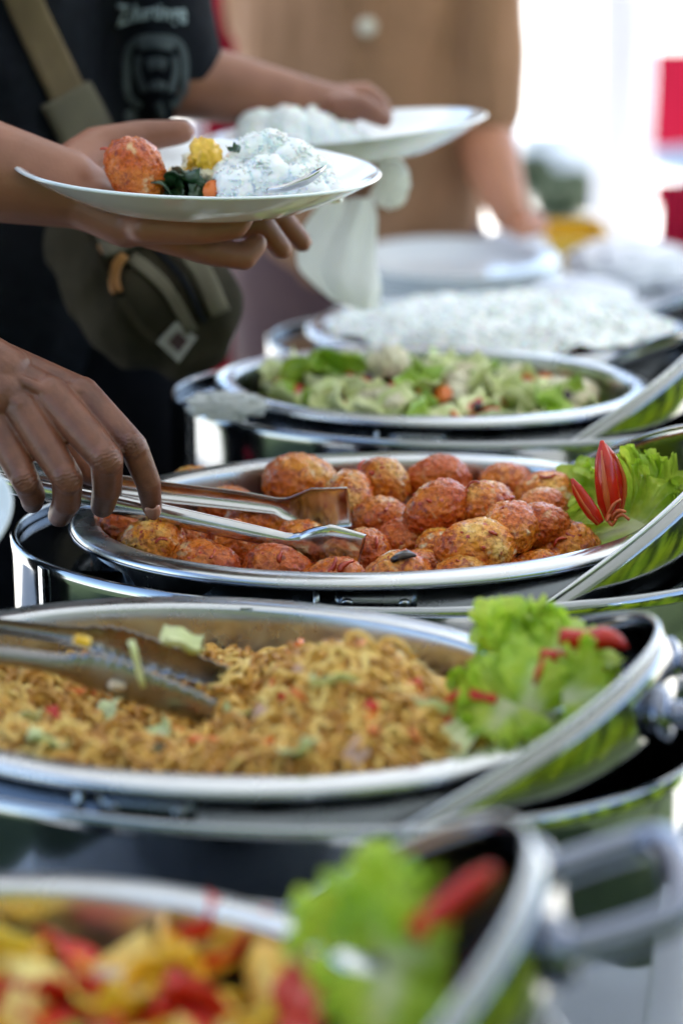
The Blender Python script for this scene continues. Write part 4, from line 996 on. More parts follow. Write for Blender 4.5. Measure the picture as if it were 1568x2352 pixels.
def rice_heap(c, blobs, label, n, seed):
    rr_ = random.Random(seed); bm = bmesh.new()
    pts = []
    for (x, y, z, r) in blobs:
        ret = bmesh.ops.create_icosphere(bm, subdivisions=4, radius=r, matrix=Matrix.Translation(c+Vector((x, y, z))))
        for v in ret['verts']:
            cc = c+Vector((x, y, z)); d = (v.co-cc).normalized(); k = 1+.16*noise.noise(v.co*90)+.07*noise.noise(v.co*230)+.05*noise.noise(v.co*520); v.co = cc+d*r*k
            if v.co.z < c.z+.001: v.co.z = c.z+.001
        for i in range(int(.45*n*r*r/.0004)):
            d = Vector((rr_.gauss(0, 1), rr_.gauss(0, 1), rr_.gauss(0, 1))).normalized(); p = c+Vector((x, y, z))+d*r*(1.0+rr_.uniform(-.07, .02))
            if p.z > c.z+.002: pts.append(tuple(p))
    me = bpy.data.meshes.new('white_rice'); bm.to_mesh(me); bm.free(); me.polygons.foreach_set('use_smooth', [True]*len(me.polygons))
    o = link('white_rice', me, M['rice']); tag(o, label, 'rice', kind='stuff')
    g = grains('rice_grains', pts, o, M['rice'], seed, .0026); g['kind'] = 'stuff'
rice_heap(on_plate(.06, 0), [(a_, b_, c_*.74, d_*.96) for a_, b_, c_, d_ in [(-.028, -.028, .014, .022), (-.005, -.02, .018, .026), (.02, -.02, .012, .024), (-.012, .01, .038, .024), (.012, .005, .030, .026), (.038, -.01, .006, .018), (-.02, .02, .02, .026), (-.003, .01, .052, .016), (.025, .015, .016, .024), (-.032, -.005, .02, .02)]], 'heap of white rice on the foreground plate', 800, 4)
# spoon on the plate
sp = thing('spoon', 'steel spoon resting in the rice on the foreground plate', 'spoon', on_plate(.10, -.05))
P = [at(612, 431, 1.765), at(650, 424, 1.765), at(695, 405, 1.768), at(728, 388, 1.77), at(748, 378, 1.772)]
channel('bowl', P, [.012, .024, .030, .024, .003], [.003, .005, .007, .005, .0005], sp, M['tongs'], (.2, -.3, -1), updir=(0, 1, -.1), k=6)
PC2 = at(790, 296, 2.30)
plate(PC2, (math.radians(-2.5), math.radians(-5.5), 0), 'white plate of rice held further back above the first plate', s=.97)
rice_heap(PC2+Vector((-.035, 0, -.020)), [(-.045, -.02, .016, .026), (-.02, -.025, .020, .026), (.008, -.02, .016, .024), (.032, -.015, .010, .020), (-.03, .015, .024, .026), (0, .01, .03, .02), (.05, -.01, .006, .014), (-.05, 0, .012, .02)], 'heap of white rice on the farther held plate', 600, 6)
# plates on the far table
ps = at(1045, 575, 3.12)
for k in range(9):
    plate((ps.x+R.uniform(-.003, .003), ps.y+R.uniform(-.003, .003), TZ2+.0195+k*.0065), (0, 0, k), 'white plate in the stack at the far end of the table' if k < 8 else 'topmost white plate of the stack at the far end of the table', s=.98 if k < 8 else .985, group='plates stacked at the far end of the table')
p2 = at(945, 598, 2.86); st = []
for k in range(6):
    plate((p2.x-.015, p2.y, TZ2+.0165+k*.0065), (0, 0, k), 'small white plate in the low stack in front of the tall plate stack', s=.6, group='small plates in the low stack')
p3 = at(1190, 650, 2.93)
for k in range(4):
    plate((p3.x, p3.y, TZ2+.0195+k*.0065), (0, 0, k), 'white plate in the low stack on the right in front of the tall plate stack', s=.8, group='plates in the right low stack')
# plate at the left edge, nearer than the hand
pp = at(-150, 1205, 1.40); plate(pp, (math.radians(28), math.radians(-18), 0), 'white plate cut off by the left edge below the reaching hand', s=.36)

# ================================================================ NAPKINS AND CLOTH
def crumple(name, c, dims, label, cat, m, seed, n=34, amp=.25):
    bm = bmesh.new(); bmesh.ops.create_icosphere(bm, subdivisions=5, radius=1)
    for v in bm.verts:
        d = v.co.normalized(); o_ = Vector((seed, seed*.3, 0)); k = 1+amp*(1-2*abs(noise.noise(d*2.3+o_)))*.8-amp*.4+amp*.5*(abs(noise.noise(d*5+o_))-.25)
        v.co = Vector((d.x*dims[0], d.y*dims[1], d.z*dims[2]))*k
    me = bpy.data.meshes.new(name); bm.to_mesh(me); bm.free(); me.polygons.foreach_set('use_smooth', [True]*len(me.polygons))
    o = link(name, me, M[m]); o.location = c; return tag(o, label, cat)
# hanging napkin under the far plate
nt_ = thing('paper_napkin', 'white paper napkin hanging folded beneath the farther held plate', 'napkin', at(785, 690, 2.28))
V, F = [], []; nn1, nn2 = 40, 26
rowsN = [(at(738, 452, 2.27), at(856, 450, 2.27)), (at(700, 520, 2.26), at(862, 520, 2.25)), (at(676, 600, 2.24), at(866, 605, 2.24)), (at(715, 655, 2.23), at(872, 660, 2.22)), (at(765, 700, 2.22), at(872, 705, 2.22))]
LN, RN = cat_rom([a for a, b in rowsN], 8), cat_rom([b for a, b in rowsN], 8); nn2 = len(LN)-1
for j in range(nn2+1):
    for i in range(nn1+1):
        a_, b_ = i/nn1, j/nn2; p = LN[j].lerp(RN[j], a_)+Vector((0, .010*math.sin(a_*5.5+b_*1.5)*(.5+b_)+.003*math.sin(a_*15+b_*6), 0)); V.append(p)
for j in range(nn2):
    for i in range(nn1): F.append((j*(nn1+1)+i, j*(nn1+1)+i+1, (j+1)*(nn1+1)+i+1, (j+1)*(nn1+1)+i))
V = [q+Vector((0, .012*noise.noise(q*22), 0))+Vector((.004*noise.noise(q*30+Vector((5, 0, 0))), 0, 0)) for q in V]
o = mk('sheet', V, F, M['paper'], nt_, world=True); solid(o, .0007, 0)
q = crumple('x', at(893, 418, 2.28), (.019, .014, .025), 'x', 'x', 'paper', 3, amp=.3); q.name = 'folded_corner'; q.parent = nt_; q.location = Vector(q.location)-Vector(nt_.location); del q['category']; del q['label']
crumple('crumpled_napkin', onz(520, 932, RZ+.006)+Vector((-.0, -.0, .0)), (.030, .014, .011), 'crumpled white napkin on the left side of the vegetable dish rim', 'napkin', 'paper', 8, amp=.7)
for i, (u, v, Y, dm, lb) in enumerate([(1330, 640, 3.0, (.075, .07, .03), 'rumpled white cloth on the far table right of the plate stack'), (1450, 625, 3.25, (.09, .08, .035), 'rumpled white cloth bundle at the far right of the table'), (1180, 600, 3.36, (.05, .04, .03), 'white cloth bundle behind the plate stack')]):
    p = at(u, v, Y); crumple('white_cloth', (p.x, Y, TZ2+.035), dm, lb, 'cloth', 'cloth', 10+i, amp=.22)

# ================================================================ PEOPLE
def blob(name, caps, m, parent, voxel=.004, smooth=6, ells=(), post=None):
    V, F = [], []
    for c in caps:
        p0, r0, p1, r1 = Vector(c[0]), c[1], Vector(c[2]), c[3]; fl = c[4] if len(c) > 4 else None
        ax = p1-p0; L = ax.length; ax = ax.normalized() if L > 1e-9 else Vector((0, 0, 1)); 
        if fl: up = Vector(fl[0]); n1 = (up-ax*up.dot(ax)).normalized(); k1 = fl[1]
        else: n1 = ax.orthogonal().normalized(); k1 = 1
        n2 = ax.cross(n1); ns = 20; rows = []
        for t in np.linspace(-PI/2, 0, 6): rows.append((p0+ax*r0*math.sin(t), r0*max(.02, math.cos(t))))
        for s in (.25, .5, .75): rows.append((p0.lerp(p1, s), r0+(r1-r0)*s))
        for t in np.linspace(0, PI/2, 6): rows.append((p1+ax*r1*math.sin(t), r1*max(.02, math.cos(t))))
        b0 = len(V)
        for (c_, r_) in rows:
            for k in range(ns):
                a_ = 2*PI*k/ns; V.append(c_+n1*r_*k1*math.cos(a_)+n2*r_*math.sin(a_))
        for j in range(len(rows)-1):
            for k in range(ns): F.append((b0+j*ns+k, b0+j*ns+(k+1) % ns, b0+(j+1)*ns+(k+1) % ns, b0+(j+1)*ns+k))
        F.append(tuple(b0+k for k in range(ns))[::-1]); F.append(tuple(b0+(len(rows)-1)*ns+k for k in range(ns)))
    for (c_, rad) in ells:
        bm = bmesh.new(); bmesh.ops.create_icosphere(bm, subdivisions=3, radius=1); b0 = len(V)
        bm.verts.ensure_lookup_table()
        for v in bm.verts: V.append(Vector(c_)+Vector((v.co.x*rad[0], v.co.y*rad[1], v.co.z*rad[2])))
        for f_ in bm.faces: F.append(tuple(b0+v.index for v in f_.verts))
        bm.free()
    o = mk('tmp', V, F, None)
    rm = o.modifiers.new('r', 'REMESH'); rm.mode = 'VOXEL'; rm.voxel_size = voxel
    sm = o.modifiers.new('s', 'SMOOTH'); sm.iterations = smooth; sm.factor = .5
    bpy.context.view_layer.update(); dg = bpy.context.evaluated_depsgraph_get(); me = bpy.data.meshes.new_from_object(o.evaluated_get(dg)); old = o.data; bpy.data.objects.remove(o); bpy.data.meshes.remove(old)
    me.name = name; n = len(me.vertices); co = np.empty(n*3); me.vertices.foreach_get('co', co); co = co.reshape(-1, 3)
    if post: 
        no = np.empty(n*3); me.vertices.foreach_get('normal', no); co = post(co, no.reshape(-1, 3))
    off = np.zeros(3); p = parent
    while p is not None: off += np.array(p.location); p = p.parent
    me.vertices.foreach_set('co', (co-off).ravel()); me.materials.clear(); me.materials.append(m); me.polygons.foreach_set('use_smooth', [True]*len(me.polygons)); me.update()
    return link(name, me, None, parent)
def folds(sc_, amp, seed):
    def f_(co, no):
        out = co.copy()
        for i in range(len(co)):
            p = Vector(co[i]); q = Vector((p.x*sc_*1.6+noise.noise(p*4)*1.2, p.y*sc_, p.z*sc_*.7-p.x*sc_*.8+seed)); k = (abs(noise.noise(q))-.22)*-2+.5*noise.noise(q*2.3)
            out[i] += no[i]*amp*k
        return out
    return f_
def chain(pts, rad):
    return [(pts[i], rad[i], pts[i+1], rad[i+1]) for i in range(len(pts)-1)]
def head_parts(c, fwd):
    c = Vector(c); f_ = Vector(fwd).normalized(); s_ = f_.cross(Vector((0, 0, 1)))
    caps = [(c-Vector((0, 0, .20)), .055, c-Vector((0, 0, .05)), .052), (c+f_*.03-Vector((0, 0, .03)), .062, c+Vector((0, 0, .035))-f_*.015, .088), (c+f_*.05-Vector((0, 0, .075)), .034, c+f_*.045, .055),
            (c+f_*.092+Vector((0, 0, .012)), .008, c+f_*.108-Vector((0, 0, .018)), .012), (c+f_*.088-Vector((0, 0, .052)), .010, c+f_*.086-Vector((0, 0, .058)), .012)]
    for g in (-1, 1):
        caps += [(c+s_*g*.085+Vector((0, 0, .012)), .012, c+s_*g*.083-Vector((0, 0, .022)), .009), (c+f_*.082+s_*g*.028+Vector((0, 0, .028)), .012, c+f_*.082+s_*g*.03+Vector((0, 0, .03)), .012)]
    return caps
def fingers(caps, mcp, pip, dip, tip, r):
    caps += chain([mcp, pip, dip, tip], r)

# ---- person reaching with the tongs (mostly left of the frame)
D_ = lambda u, v, Y: at(u/1.0204, v/1.0204, Y)        # u, v in full picture pixels
pa = thing('person', 'person reaching in from the left gripping the serving tongs over the eggs', 'person', (-.85, 1.72, 0))
W1 = D_(-150, 800, 1.66)
J = {'i': [D_(190, 925, 1.640), D_(312, 1046, 1.612), D_(347, 1130, 1.618), D_(356, 1188, 1.632)],
     'm': [D_(118, 925, 1.628), D_(250, 1076, 1.596), D_(251, 1142, 1.608), D_(240, 1186, 1.630)],
     'r': [D_(52, 955, 1.622), D_(158, 1122, 1.594), D_(156, 1176, 1.606), D_(140, 1208, 1.630)],
     'p': [D_(-10, 990, 1.622), D_(60, 1126, 1.598), D_(76, 1160, 1.606), D_(76, 1178, 1.626)]}
RAD = {'i': [.0138, .0104, .0092, .0074], 'm': [.0142, .0120, .0108, .0088], 'r': [.0140, .0112, .0104, .0088], 'p': [.0132, .0102, .0094, .0080]}
caps = []
for k in 'imrp':
    caps += chain(J[k], RAD[k])
    caps.append((W1.lerp(J[k][0], .15)+Vector((0, .003, 0)), .019, J[k][0]+Vector((0, .004, -.002)), .0138))
    caps.append((W1.lerp(J[k][0], .45)+Vector((0, -.0135, .004)), .0035, J[k][0]+Vector((0, -.009, .004)), .0050))   # tendon
    p_, q_ = J[k][1], J[k][0]; caps.append((p_+Vector((-.001, -.0018, .002)), RAD[k][1]*.93, p_+Vector((.001, -.0018, -.001)), RAD[k][1]*.93))
caps.append((W1, .026, W1.lerp(J['m'][0], .6), .021)); caps.append((W1, .026, W1.lerp(J['r'][0], .8), .019))
# web between the knuckles
for a_, b_ in (('i', 'm'), ('m', 'r'), ('r', 'p')): caps.append((J[a_][0].lerp(J[a_][1], .16)+Vector((0, .004, 0)), .0095, J[b_][0].lerp(J[b_][1], .16)+Vector((0, .004, 0)), .0095))
# thumb behind the tongs
th = [W1.lerp(J['i'][0], .35)+Vector((0, .03, -.012)), D_(120, 1010, 1.70), D_(190, 1095, 1.722), D_(262, 1128, 1.735)]
caps += chain(th, [.018, .0135, .0118, .0085])
EL1 = Vector((-.52, 1.80, 1.10)); SH1 = Vector((-.66, 1.80, 1.38))
caps += [(EL1, .042, EL1.lerp(W1, .35), .043), (EL1.lerp(W1, .35), .043, W1, .0265)]
def wrinkle(co, no):
    co = co.copy()
    for k in 'imrp':
        for jn, am in ((1, .00060), (2, .00035)):
            c = np.array(J[k][jn]); ax = np.array(J[k][jn]-J[k][jn-1]); ax2 = np.array(J[k][min(3, jn+1)]-J[k][jn]); ax = ax/np.linalg.norm(ax)+ax2/np.linalg.norm(ax2); ax /= np.linalg.norm(ax)
            d = co-c; s = d@ax; rr_ = np.linalg.norm(d, axis=1); dors = no@np.array((.1, -.85, .35)); rad = RAD[k][jn]
            msk = (rr_ < rad*1.9)*np.clip(dors, 0, 1)*np.exp(-(s/(rad*.62))**2)
            side = d-np.outer(s, ax); lat = side@np.array((1, 0, 0.)); s2 = s+18*lat**2*np.sign(s)
            nz = np.sin(lat*900+jn*2)*.0004
            co -= no*(msk*am*(1+np.cos((s2+nz)*2*PI/.0027)))[:, None]
    # fine skin undulation
    wv = np.sin(co[:, 0]*700+np.sin(co[:, 2]*500)*2)*np.sin(co[:, 2]*640+np.cos(co[:, 0]*430)*2)
    return co+no*(wv*.00006)[:, None]
# body of the same person
HC = Vector((-.92, 1.85, 1.60))
body_caps = caps
bodyA = blob('body', body_caps, M['skin'], pa, .0011, 5, post=wrinkle)
torso = blob('shirt', [((-.90, 1.95, 1.36), .085, (-.90, 1.62, 1.36), .085), ((-.90, 1.79, .95), .13, (-.90, 1.79, 1.30), .145, ((1, 0, 0), .75)), (SH1+Vector((-.2, .08, 0)), .07, SH1, .062), (SH1, .062, EL1.lerp(SH1, .4), .052)], M['black'], pa, .012, 4)
up_ = blob('upper_arm', [(SH1, .046, EL1, .042)], M['skin'], bodyA, .006, 3)
hd = blob('head', head_parts(HC, (.9, -.3, -.2)), M['skin'], bodyA, .006, 3)
blob('hair', [(HC+Vector((-.02, .01, .06)), .088, HC+Vector((-.045, .015, .0)), .085)], M['hair'], pa, .006, 3)
blob('trousers', [((-.90, 1.70, .95), .11, (-.90, 1.69, .10), .06), ((-.90, 1.88, .95), .11, (-.90, 1.90, .10), .06)], M['trouser'], pa, .012, 4)
for y in (1.68, 1.90): blob('shoe', [((-.93, y, .045), .045, (-.76, y-.02, .035), .035)], M['sole'], pa, .008, 3)
# index fingernail and two others
def nail(parent, j1, j2, r, side, s=1.0):
    ax = (j2-j1).normalized(); sd = Vector(side); sd = (sd-ax*sd.dot(ax)).normalized(); lt = ax.cross(sd); V, F = [], []; n = 8
    for j in range(n+1):
        a_ = j/n; c = j2+ax*(-.0085+.0135*a_)*s
        for i in range(n+1):
            b_ = (i/n*2-1); wdt = r*.78*math.sqrt(max(.05, 1-(2*a_-1)**4*.55)); V.append(c+lt*wdt*math.sin(b_*1.05)*s+sd*(r*1.06*math.cos(b_*1.02)+.0010-.0012*(a_)**2))
    for j in range(n):
        for i in range(n): F.append((j*(n+1)+i, j*(n+1)+i+1, (j+1)*(n+1)+i+1, (j+1)*(n+1)+i))
    o = mk('fingernail', V, F, M['nail'], parent, world=True); solid(o, .0007, 0); return o
nail(bodyA, J['i'][2], J['i'][3], RAD['i'][3]*1.12, (.15, -1, .12))

# ---- person in the black shirt with two plates
pb = thing('person', 'person in a black printed shirt holding a plate in each hand', 'person', (-.33, 2.33, 0))
wr = at(150, 432, 1.84); el = Vector((-.43, 1.86, 1.225)); shl = Vector((-.50, 2.20, 1.42)); shr = Vector((-.228, 2.33, 1.44))
caps = [(el, .047, wr.lerp(el, .45), .044), (wr.lerp(el, .45), .044, wr, .030, ((0, 0, 1), 1.05)), (el, .046, shl, .050)]
pm_ = at(262, 482, 1.85); caps += [(wr, .029, pm_, .024), (wr, .026, at(300, 500, 1.88), .020), (wr, .025, at(290, 515, 1.82), .019)]
FB = [([at(335, 520, 1.80), at(455, 528, 1.795), at(540, 520, 1.80), at(560, 500, 1.80)], .011), ([at(345, 530, 1.825), at(480, 575, 1.82), at(560, 590, 1.825), at(590, 560, 1.83)], .0115),
      ([at(355, 520, 1.85), at(510, 520, 1.85), at(598, 512, 1.855), at(648, 572, 1.86)], .0115), ([at(360, 505, 1.88), at(540, 500, 1.89), at(642, 498, 1.895), at(694, 556, 1.90)], .0112)]
for P, r in FB: caps += chain(P, [r*1.25, r*1.05, r*.95, r*.78]); caps.append((pm_, .02, P[0], .0145))
thb = [at(150, 400, 1.90), at(220, 335, 1.935), at(330, 312, 1.955), at(418, 303, 1.955)]
caps += chain(thb, [.022, .0165, .0138, .0105]); caps.append((wr, .026, thb[0], .022))
# far arm
el2 = at(412, 180, 2.30); wr2 = at(720, 240, 2.32)
caps += [(shr, .045, el2, .040), (el2, .040, el2.lerp(wr2, .4), .034), (el2.lerp(wr2, .4), .034, wr2, .025)]
pm2 = at(775, 245, 2.33); caps += [(wr2, .025, pm2, .022)]
for P in ([at(790, 225, 2.36), at(835, 215, 2.37), at(870, 240, 2.36), at(884, 262, 2.35)], [at(780, 250, 2.30), at(830, 244, 2.29), at(862, 262, 2.28), at(882, 274, 2.28)]): caps += chain(P, [.015, .0125, .0108, .0085])
for i, P in enumerate([[at(780, 300, 2.30), at(830, 345, 2.28), at(850, 395, 2.27), at(838, 430, 2.265)], [at(765, 300, 2.31), at(800, 350, 2.29), at(815, 402, 2.28), at(800, 440, 2.27)]]): caps += chain(P, [.013, .0105, .0095, .0078]); caps.append((pm2, .018, P[0], .013))
# continuous neck, chest, legs under the clothes
HB = Vector((-.33, 2.28, 1.62))
caps += head_parts(HB, (.5, -.75, -.25)) + [((-.34, 2.34, 1.42), .06, (-.34, 2.31, 1.50), .052), ((-.34, 2.34, 1.0), .10, (-.34, 2.34, 1.38), .11), (shl, .05, (-.34, 2.34, 1.41), .06), (shr, .045, (-.34, 2.34, 1.41), .06)]
bodyB = blob('body', caps, M['skin_dark'], pb, .0034, 4)
shirtB = blob('shirt', [((-.46, 2.30, .98), .095, (-.47, 2.29, 1.36), .10), ((-.262, 2.34, .98), .102, (-.285, 2.35, 1.24), .098), ((-.285, 2.35, 1.24), .098, (-.29, 2.35, 1.36), .092), ((-.35, 2.30, .98), .13, (-.35, 2.31, 1.36), .135), (shl+Vector((.03, .05, 0)), .075, shl, .066), (shl, .066, shl.lerp(el, .5), .062), (shr+Vector((-.03, 0, 0)), .07, shr, .062), (shr, .062, shr.lerp(el2, .97), .050)], M['black'], pb, .007, 5, post=folds(7, .010, 3))
blob('trousers', [((-.42, 2.32, .96), .125, (-.42, 2.30, .10), .07), ((-.27, 2.34, .96), .12, (-.26, 2.36, .10), .07), ((-.36, 2.32, .80), .13, (-.36, 2.32, .97), .14)], M['trouser'], pb, .012, 4)
for x in (-.42, -.26): blob('shoe', [((x, 2.36, .045), .045, (x+.05, 2.20, .035), .036)], M['sole'], pb, .008, 3)
blob('hair', [(HB+Vector((-.03, .03, .05)), .092, HB+Vector((-.02, .02, .0)), .088)], M['hair'], pb, .006, 3)

def surf(o):
    bm = bmesh.new(); bm.from_mesh(o.data); off = Vector((0, 0, 0)); p = o
    while p is not None: off = off+Vector(p.location); p = p.parent
    bmesh.ops.translate(bm, verts=bm.verts, vec=off); t = BVHTree.FromBMesh(bm); bm.free(); return t
def lay(bv, u, v, lift, fallback):
    d = (at(u, v, 3.0)-at(u, v, 1.0)).normalized(); h = bv.ray_cast(at(u, v, 1.0), d)
    p = h[0] if h[0] is not None else fallback(u, v); return p-d*lift
bvB = surf(shirtB)
def ribbon(name, cl, wd, m, parent, bv, lift, Yfb, th=.003, closed=False):
    """a strip laid on a garment: cl = centre line points (picture), wd = half width"""
    V, F = [], []; n = len(cl); k = 6
    for i, (u, v) in enumerate(cl):
        a_ = cl[max(0, i-1)]; b_ = cl[min(n-1, i+1)]; tx, ty = b_[0]-a_[0], b_[1]-a_[1]; L = math.hypot(tx, ty); nx_, ny_ = -ty/L, tx/L; w_ = wd[i] if hasattr(wd, '__len__') else wd
        for j in range(k+1):
            q = (j/k*2-1)*w_; V.append(lay(bv, u+nx_*q, v+ny_*q, lift, lambda a, b: at(a, b, Yfb)))
    for i in range(n-1):
        for j in range(k): F.append((i*(k+1)+j, i*(k+1)+j+1, (i+1)*(k+1)+j+1, (i+1)*(k+1)+j))
    o = mk(name, V, F, m, parent, world=True); solid(o, th, 0); return o
def line(pts, n=24):
    P = cat_rom([(a, b, 0) for a, b in pts], 8); return [(p.x, p.y) for p in P]
# printed text, arched, and emblem on the shirt
def font_mesh(body):
    cu = bpy.data.curves.new('t', 'FONT'); cu.body = body; cu.size = 1; cu.resolution_u = 3; cu.offset = .018; o = bpy.data.objects.new('t', cu); COL.objects.link(o)
    bpy.context.view_layer.update(); dg = bpy.context.evaluated_depsgraph_get(); me = bpy.data.meshes.new_from_object(o.evaluated_get(dg)); bpy.data.objects.remove(o); return me
x0 = 268; chars = 'Zdurtinge'; cw = [1.15, 1.0, .95, .75, .7, .5, .95, .95, 1.0]; tot = sum(cw)
pr = thing('shirt_print', None, None); bpy.data.objects.remove(pr)
tm = font_mesh(chars); co = np.array([v.co[:] for v in tm.vertices]); mn, mx_ = co.min(0), co.max(0)
bm = bmesh.new(); bm.from_mesh(tm)
bmesh.ops.triangulate(bm, faces=bm.faces[:]); bmesh.ops.subdivide_edges(bm, edges=[e for e in bm.edges if e.calc_length() > .12], cuts=2)
for v in bm.verts:
    tx = (v.co.x-mn[0])/(mx_[0]-mn[0]); ty = (v.co.y-mn[1])/(mx_[1]-mn[1]); endb = 1+.45*abs(2*tx-1)**3
    u = 268+160*tx; vv = 66-ty*50*endb+20*(2*tx-1)**2-6*tx*1.2-6
    v.co = lay(bvB, u, vv, .0035, lambda a, b: at(a, b, 2.2))-Vector(pb.location)-Vector(shirtB.location)
me = bpy.data.meshes.new('lettering'); bm.to_mesh(me); bm.free(); bpy.data.meshes.remove(tm)
le = link('lettering', me, M['print'], shirtB); solid(le, .0012, 0)
def poly_ring(cx, cy, rx, ry, w_, name, sq=2.2, a0=0, a1=2*PI):
    cl = [(cx+rx*math.copysign(abs(math.cos(t))**(2/sq), math.cos(t)), cy+ry*math.copysign(abs(math.sin(t))**(2/sq), math.sin(t))) for t in np.linspace(a0, a1, 40)]
    return ribbon(name, cl, w_, M['print2'], shirtB, bvB, .003, 2.2, .001)
poly_ring(358, 165, 68, 80, 8, 'emblem_outline', 3.2, -PI*1.40, PI*.40)
ribbon('emblem_band', line([(318, 104), (350, 98), (398, 104)]), 12, M['print2'], shirtB, bvB, .003, 2.2, .001)
ribbon('emblem_bar', line([(318, 128), (316, 165), (332, 212)]), 7, M['print2'], shirtB, bvB, .003, 2.2, .001)
ribbon('emblem_bar', line([(402, 128), (404, 165), (392, 212)]), 7, M['print2'], shirtB, bvB, .003, 2.2, .001)
ribbon('emblem_block', line([(340, 148), (360, 143), (382, 149)]), 13, M['print2'], shirtB, bvB, .0034, 2.2, .001)
ribbon('emblem_block', line([(346, 200), (362, 194), (380, 201)]), 10, M['print2'], shirtB, bvB, .0034, 2.2, .001)
ribbon('emblem_tail', line([(362, 235), (368, 252), (372, 268)]), 9, M['print2'], shirtB, bvB, .0038, 2.2, .001)
poly_ring(300, 265, 9, 9, 5, 'emblem_dot')
# crossbody bag
bagc = at(322, 672, 2.10)
bg_ = thing('crossbody_bag', 'dark olive canvas crossbody bag hanging at the hip of the black shirt', 'bag', bagc)
bb = blob('bag_body', [(at(215, 560, 2.12), .040, at(330, 700, 2.10), .060), (at(330, 700, 2.10), .060, at(420, 760, 2.10), .046), (at(330, 600, 2.12), .050, at(430, 700, 2.10), .052), (at(200, 560, 2.13), .04, at(270, 640, 2.11), .055), (at(400, 590, 2.13), .04, at(455, 720, 2.11), .040)], M['olive'], bg_, .005, 5, post=folds(12, .005, 1))
bvb = surf(bb)
for pts, w_, m in (([(400, 550), (460, 620), (505, 720)], 22, 'olive_light'), ([(300, 590), (380, 660), (440, 760)], 14, 'olive_light'), ([(210, 560), (250, 650), (330, 760), (400, 815)], 10, 'olive')):
    ribbon('piping', line(pts), w_, M[m], bb, bvb, .002, 2.06, .004)
ribbon('zip', line([(350, 560), (420, 640), (470, 740)]), 6, M['black'], bb, bvb, .003, 2.06, .002)
o = ribbon('zip_pull', line([(285, 585), (268, 610), (262, 645), (270, 672)]), 12, M['gold'], bb, bvb, .007, 2.05, .004)
o = ribbon('zip_ring', line([(232, 560), (240, 572), (255, 580)]), 10, M['gold'], bb, bvb, .006, 2.05, .003)
lbp = [lay(bvb, u, v, .004, lambda a, b: at(a, b, 2.05)) for (u, v) in ((360, 785), (405, 738), (452, 775), (410, 832))]
o = mk('label_patch', lbp, [(0, 1, 2, 3)], M['white_label'], bb, smooth=False, world=True); solid(o, .002, 0)
lbp = [lay(bvb, u, v, .007, lambda a, b: at(a, b, 2.045)) for (u, v) in ((388, 785), (408, 762), (430, 782), (410, 808))]
o = mk('label_print', lbp, [(0, 1, 2, 3)], M['maroon'], bb, smooth=False, world=True); solid(o, .001, 0)
class _B:
    def ray_cast(self, a, d):
        h1 = bvB.ray_cast(a, d); h2 = bvb.ray_cast(a, d)
        if h1[0] is None: return h2
        if h2[0] is None: return h1
        return h1 if (h1[0]-a).length < (h2[0]-a).length else h2
ribbon('strap', line([(20, -110), (55, 0), (105, 110), (160, 225)]), 42, M['strap'], bg_, _B(), .006, 2.15, .003)
ribbon('strap_end', line([(150, 215), (185, 280), (215, 350), (250, 430), (280, 520), (300, 570)]), 62, M['olive_light'], bg_, _B(), .009, 2.12, .004)

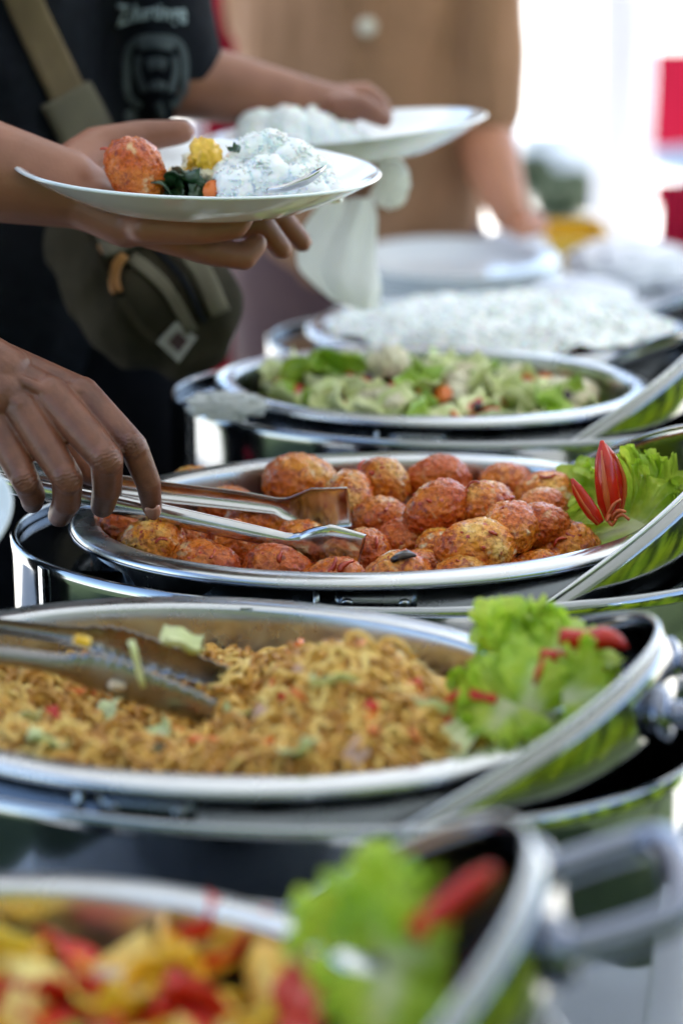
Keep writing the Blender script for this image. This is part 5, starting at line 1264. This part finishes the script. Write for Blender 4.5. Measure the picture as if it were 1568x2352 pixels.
# ---- person in the brown polo shirt
pc = thing('person', 'person in a brown polo shirt with one hand resting on the table', 'person', (.03, 3.42, 0))
cz = 3.42; e3 = at(1104, 296, 3.36); h3 = at(1170, 488, 3.22); s3 = Vector((.192, 3.40, 1.40))
HCc = Vector((.03, 3.36, 1.62))
caps = [(s3, .052, e3, .043), (e3, .043, e3.lerp(h3, .4), .041), (e3.lerp(h3, .4), .041, h3, .028), ((.03, 3.42, .9), .10, (.03, 3.42, 1.36), .12), (s3, .05, (.03, 3.42, 1.40), .06), ((-.13, 3.46, 1.40), .05, (.03, 3.42, 1.40), .06), ((-.13, 3.46, 1.40), .048, (-.11, 3.53, 1.12), .042), ((-.11, 3.53, 1.12), .04, (-.08, 3.54, .88), .03)]
hp = at(1195, 505, 3.20); caps += [(h3, .027, hp, .020, ((0, 0, 1), .8))]
for i, (u, v, Y) in enumerate([(1248, 512, 3.20), (1246, 520, 3.17), (1236, 528, 3.15), (1220, 532, 3.14)]): k_ = at(u, v, Y); caps += chain([hp, hp.lerp(k_, .5)+Vector((0, 0, .006)), k_], [.014, .0115, .009])
caps += chain([hp, at(1185, 525, 3.16), at(1200, 536, 3.13)], [.015, .012, .009])
caps += head_parts(HCc, (.2, -.9, -.3))
blob('body', caps, M['skin_far'], pc, .0045, 3)
shC = blob('shirt', [((-.025, 3.42, .84), .125, (-.02, 3.42, 1.34), .13), ((.085, 3.42, .84), .12, (.085, 3.42, 1.34), .125), ((.03, 3.40, 1.0), .13, (.03, 3.40, 1.34), .14), ((.03, 3.42, 1.40), .09, s3, .066), (s3, .066, s3.lerp(e3, .93), .060), ((.03, 3.42, 1.40), .09, (-.125, 3.46, 1.38), .065), ((-.125, 3.46, 1.38), .065, (-.115, 3.52, 1.15), .055)], M['brown'], pc, .008, 5, post=folds(5, .009, 9))
blob('trousers', [((-.05, 3.42, .80), .12, (-.06, 3.42, .10), .075), ((.11, 3.42, .80), .12, (.12, 3.42, .10), .075)], M['maroon'], pc, .012, 4)
for x in (-.06, .12): blob('shoe', [((x, 3.44, .045), .045, (x+.01, 3.27, .035), .036)], M['sole'], pc, .008, 3)
blob('hair', [(HCc+Vector((0, .03, .05)), .092, HCc+Vector((0, .035, .0)), .088)], M['hair'], pc, .006, 3)
bvC = surf(shC)
p = lay(bvC, 843, 60, .003, lambda a, b: at(a, b, 3.28)); tube('button', [p+Vector((0, .003, 0)), p+Vector((0, -.002, 0))], [.0125, .0115], M['button'], shC, n=20, world=True)
ribbon('placket', line([(846, -60), (843, 20), (842, 100)]), 26, M['brown'], shC, bvC, .001, 3.28, .003)
p = at(330, 950, 2.05); o = wavy_panel('crimson_rag', .03, .16, 'crimson', None, (at(332, 950, 2.0).x, 2.0, .72), amp=.006, seed=1); tag(o, 'narrow crimson cloth hanging at the table edge left of the vegetable dish', 'cloth')
